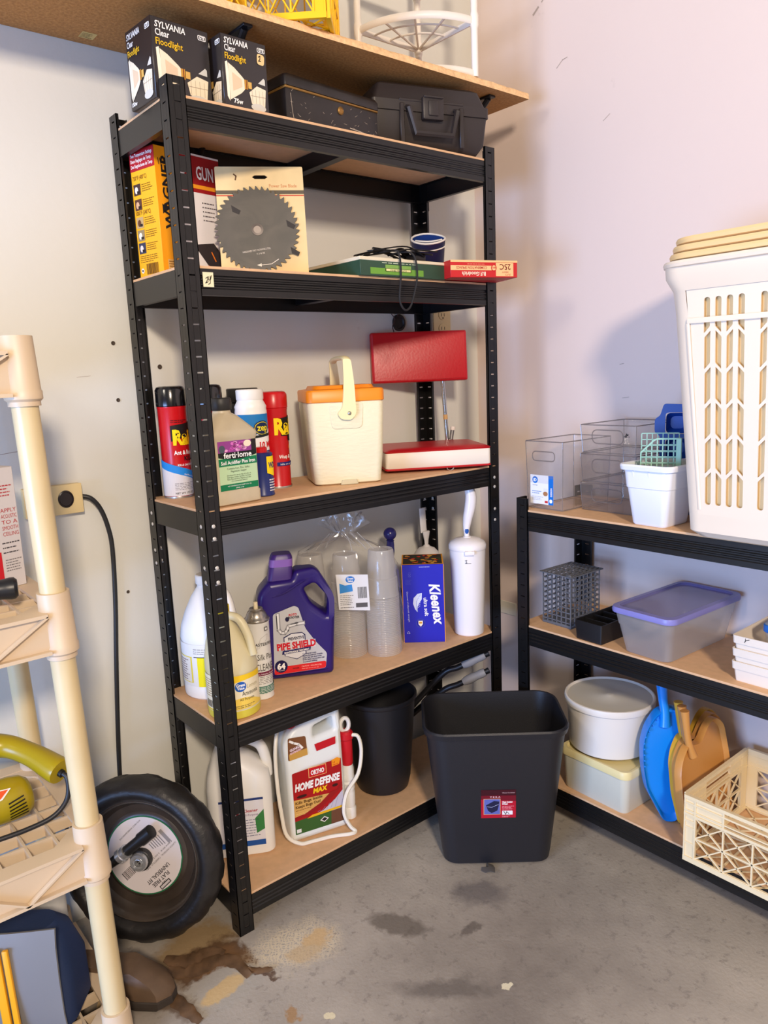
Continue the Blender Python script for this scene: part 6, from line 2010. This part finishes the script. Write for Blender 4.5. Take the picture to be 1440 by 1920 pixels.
# ------------------------------------------------------------------ low rack, middle shelf
gry = M('grey_caddy_plastic', (96, 98, 104), .45)
t = thing('mesh_caddy', 'grey plastic mesh basket with lid on the middle shelf of low rack', 'basket', (.958, -.194, B2), -92)


def mesh_face(W, H, nx, nz, w, name, mtx):
    bm = NB(); b2 = NB(); grid_panel(b2, W, H, nx, nz, w, .0025); join(bm, b2, mtx); return obj(name, bm, gry, t, smooth=0)


cw, cd_, ch = .092, .120, .140
mesh_face(cw, ch, 6, 10, .0028, 'front_panel', Matrix.Translation((0, -cd_ / 2, 0))); mesh_face(cw, ch, 6, 10, .0028, 'back_panel', Matrix.Translation((0, cd_ / 2, 0)))
for s_ in (-1, 1):
    mesh_face(cd_, ch, 7, 10, .0034, 'side_panel', Matrix.Translation((s_ * cw / 2, 0, 0)) @ Matrix.Rotation(PI / 2, 4, 'Z'))
mesh_face(cw + .012, cd_ + .012, 8, 5, .0040, 'lid', Matrix.Translation((0, -cd_ / 2 - .006, ch + .002)) @ Matrix.Rotation(-PI / 2, 4, 'X'))
bm = NB(); box(bm, -cw / 2 - .002, cw / 2 + .002, -cd_ / 2 - .002, cd_ / 2 + .002, 0, .008, .002); obj('base', bm, gry, t)
bm = NB(); box(bm, cw / 2 - .014, cw / 2 + .003, -cd_ / 2 - .004, -cd_ / 2 + .002, ch - .004, ch + .006, .002); obj('latch', bm, gry, t)

blt = M('black_tray_plastic', (26, 25, 27), .4)
t = thing('divided_tray', 'low black tray with cross dividers beside the lidded tote', 'tray', (.945, -.327, B2), -92)
bm = NB(); w_, d_, h_ = .082, .19, .050
loft(bm, [(0, w_ / 2 - .003, d_ / 2 - .003, .004), (h_, w_ / 2, d_ / 2, .004), (h_, w_ / 2 - .0025, d_ / 2 - .0025, .004), (.003, w_ / 2 - .006, d_ / 2 - .006, .004)], 3); obj('tray_body', bm, blt, t)
for k in range(4):
    y = -d_ / 2 + d_ * (k + 1) / 5; obj('divider', box(NB(), -w_ / 2 + .004, w_ / 2 - .004, y - .0012, y + .0012, .003, h_ - .004), blt, t)

totem = clear('tote_plastic', (224, 222, 220), .42, .9, .2); lidm = clear('lid_lilac', (138, 136, 200), .62, .9, .2)
t = thing('lidded_tote', 'translucent storage tote with lilac lid on the middle shelf', 'tote', (.983, -.486, B2), -93)
bm = NB(); loft(bm, [(.0005, .058, .125, .018), (.003, .061, .128, .02), (.07, .072, .143, .022), (.072, .0735, .1445, .022), (.103, .078, .150, .022), (.104, .082, .153, .024)], 5, True, False); obj('tote_body', bm, totem, t)
bm = NB(); loft(bm, [(.102, .085, .156, .026), (.108, .086, .157, .027), (.115, .084, .155, .026), (.116, .072, .142, .022)], 5, False, False); ld = obj('lid', bm, M('lid_lilac_solid', (128, 126, 190), .35), t)
bm = NB(); loft(bm, [(.116, .072, .142, .022), (.111, .069, .139, .02)], 5, False, True); obj('lid_panel', bm, lidm, ld)

wtr = M('cream_tray_plastic', (232, 220, 204), .45)
for k in range(3):
    t = thing('cream_tray', ('lowest cream plastic tray of the stack on the middle shelf', 'middle cream plastic tray of the stack on the middle shelf', 'topmost cream plastic tray of the stack with pencil tick')[k], 'tray', (.985, -.772, B2 + .029 * k), -90, 'stacked cream trays')
    bm = NB(); hx_, hy_ = .094, .118; h_ = .045
    loft(bm, [(0, hx_ - .006, hy_ - .006, .006), (h_ - .018, hx_ - .003, hy_ - .003, .006), (h_ - .017, hx_, hy_, .006), (h_, hx_ + .001, hy_ + .001, .006), (h_, hx_ - .002, hy_ - .002, .006), (.003, hx_ - .009, hy_ - .009, .006)], 3)
    obj('tray_body', bm, wtr, t)
    if k == 2:
        lb = Label(front(-hy_ - .001), base=.0006); lb.line([(-.068, .034), (-.065, .039), (-.058, .042)], .0012, BLACK, 0); lb.line([(-.066, .036), (-.066, .043)], .0010, BLACK, 0); lb.build(t, 'tick_mark')
t = thing('clip_container', 'clear food container with blue clip rim inside the topmost cream tray', 'container', (.99, -.782, B2 + .0625), -85)
bm = NB(); loft(bm, [(0, .062, .072, .014), (.052, .066, .076, .014)], 4, True, False); obj('container', bm, totem, t)
bm = NB(); loft(bm, [(.046, .0675, .0775, .015), (.048, .069, .079, .015), (.062, .069, .079, .015), (.063, .067, .077, .015)], 4, False, False); obj('clip_rim', bm, M('clip_blue', (24, 96, 176), .4), t)
bm = NB(); loft(bm, [(.063, .067, .077, .015), (.066, .064, .074, .014)], 4, False, True); obj('lid', bm, totem, t)

# ------------------------------------------------------------------ low rack, bottom shelf
tub = M('tub_natural', (206, 204, 186), .42, sss=.1); tubl = M('tub_lid_yellowed', (226, 210, 152), .42); tubw = M('tub_white', (222, 216, 206), .42, sss=.1); lidg = M('lid_grey_frost', (196, 194, 186), .35)
t = thing('rectangular_tub', 'rectangular frosted tub with yellowed lid under the round tub', 'container', (.962, -.340, B3), -92)
bm = NB(); loft(bm, [(0, .094, .098, .016), (.004, .097, .101, .018), (.100, .102, .106, .02)], 5); obj('tub_body', bm, tub, t)
bm = NB(); loft(bm, [(.098, .106, .110, .022), (.112, .107, .111, .023), (.118, .104, .108, .022), (.117, .097, .101, .02), (.110, .095, .099, .02)], 5); obj('lid', bm, tubl, t)
t = thing('round_tub', 'large round white tub with frosted lid on top of rectangular tub', 'container', (.962, -.315, B3 + .1185), 0)
bm = NB(); lathe(bm, [(.098, 0), (.103, .004), (.111, .128)], 48); obj('tub_body', bm, tubw, t)
bm = NB(); lathe(bm, [(.1135, .120), (.116, .122), (.117, .132), (.1155, .138), (.112, .139), (.108, .134)], 48, False, False); ld = obj('lid', bm, tubw, t)
bm = NB(); lathe(bm, [(.109, .134), (.07, .1355), (.012, .1355), (.010, .137), (.002, .137)], 48, False, True); obj('lid_panel', bm, lidg, ld)


def scoop(t, out, mat, depth, hpath, hr, lip=None, bow=.02):
    """dustpan body: outline (x,z) with turned-back rim, plus a handle along hpath"""
    Hm = max(z for x, z in out); cx_ = sum(x for x, z in out) / len(out); cz_ = sum(z for x, z in out) / len(out)
    bm = NB(); rs = []
    for (s_, y_) in ((.90, .004), (.955, -.0045), (.985, -.006), (1.0, -.003), (1.005, depth), (.975, depth), (.965, .008), (.90, .008)):
        rs.append([(cx_ + (x - cx_) * s_, y_ + bow * (z / Hm) ** 2, max(.0006, cz_ + (z - cz_) * s_)) for x, z in out])
    rings(bm, rs, True, True)
    obj('pan', bm, mat, t, smooth=50)
    P_ = smooth_path(hpath, 5); n_ = len(P_)
    bm = NB(); tube(bm, P_, [hr * (1.15 - .45 * math.sin(PI * i / (n_ - 1)) * .6) for i in range(n_)], 12)
    obj('handle', bm, mat, t)
    if lip:
        bm = NB()
        for x, z in lip:
            b2 = NB(); lathe(b2, [(.0026, 0), (.002, .0018), (.0005, .0024)], 8); join(bm, b2, Matrix.Translation((x, -.005 + bow * (z / Hm) ** 2, z)) @ Matrix.Rotation(PI / 2, 4, 'X'))
        obj('rim_dots', bm, mat, t)


bl_p = M('blue_dustpan_plastic', (10, 128, 222), .3, spec=.5)
t = thing('dustpan', 'bright blue dustpan standing upright beside the round tub', 'dustpan', (.912, -.519, B3 + .002), -44, rx=-5)
out = rpoly([(-.012, 0), (.020, .0), (.030, .03), (.028, .10), (.034, .15), (.054, .21), (.050, .255), (.020, .282), (-.020, .272), (-.048, .232), (-.060, .19), (-.060, .135), (-.052, .080)], .016, 3)
scoop(t, out, bl_p, .030, [(-.004, .018, .235), (-.003, .020, .268), (-.006, .024, .30), (-.010, .026, .352)], .0125, [(-.056, .14 + .014 * i) for i in range(5)] + [(-.052 + .010 * i, .212 + .014 * i) for i in range(4)])
tn_p = M('tan_dustpan_plastic', (196, 138, 70), .38); ye_p = M('mustard_dustpan_plastic', (206, 160, 50), .4)
for k, (x, y, mt_, lbl) in enumerate(((.872, -.588, tn_p, 'tan dustpan leaning against the milk crate'), (.892, -.570, tn_p, 'tan dustpan tucked behind another tan dustpan'), (.908, -.552, ye_p, 'mustard dustpan behind the two tan dustpans'))):
    t = thing('dustpan', lbl, 'dustpan', (x, y, B3 + .002), -6, 'nested tan dustpans on bottom shelf', rx=-4)
    out = rpoly([(.010, 0), (-.012, .09), (-.010, .165), (.004, .195), (.034, .222), (.080, .214), (.118, .246), (.152, .258), (.180, .235), (.185, .15), (.180, 0)], .014, 3)
    scoop(t, out, mt_, .012, [(.050, .010, .190), (.040, .014, .225), (.036, .016, .26), (.034, .018, .305)], .0095)

crm = M('cream_crate_plastic', (232, 212, 170), .42)
t = thing('milk_crate', 'cream plastic lattice crate overhanging front of the bottom shelf', 'crate', (.958, -.800, B3), -90)
crate(t, .37, .30, .162, crm, 5, 4)

# ------------------------------------------------------------------ peeling brown film on the concrete
t = thing('peeling_film', 'torn brown peeling film stuck to concrete beside corner post of tall rack', 'floor film', (-.08, -.03, 0))
filmm = M('brown_film', (98, 74, 52), .45, var=.45, vscale=30, bump=.4, bscale=60)
rg = random.Random(21)
for path, wd in (([(-.075, .085), (-.055, .055), (-.03, .040), (.005, .034), (.030, .010)], .022), ([(-.085, .05), (-.062, .02), (-.03, .008), (.01, .004), (.035, -.03), (.040, -.085)], .020),
                 ([(-.105, .03), (-.108, -.02), (-.10, -.075), (-.092, -.12)], .015), ([(.040, -.06), (.060, -.085), (.085, -.10)], .008)):
    P_ = smooth_path([(x, y, 0) for x, y in path], 5); rs = []
    for i, q in enumerate(P_):
        d_ = (P_[min(i + 1, len(P_) - 1)] - P_[max(i - 1, 0)]).normalized(); nn = Vector((-d_.y, d_.x, 0))
        w_ = wd * (.45 + .55 * math.sin(PI * (i + .6) / (len(P_) + .2))) * rg.uniform(.75, 1.2)
        h_ = [.0012, .0018 + rg.random() * .002, .003 + rg.random() * .004, .0012 + rg.random() * .004]
        row = [q + nn * (w_ * k) + Vector((0, 0, hh)) for k, hh in zip((-1, -.35, .3, .9), h_)]
        rs.append([tuple(v) for v in row] + [tuple(v - Vector((0, 0, .001))) for v in row[::-1]])
    bm = NB(); rings(bm, rs); obj('film_strip', bm, filmm, t, smooth=50)
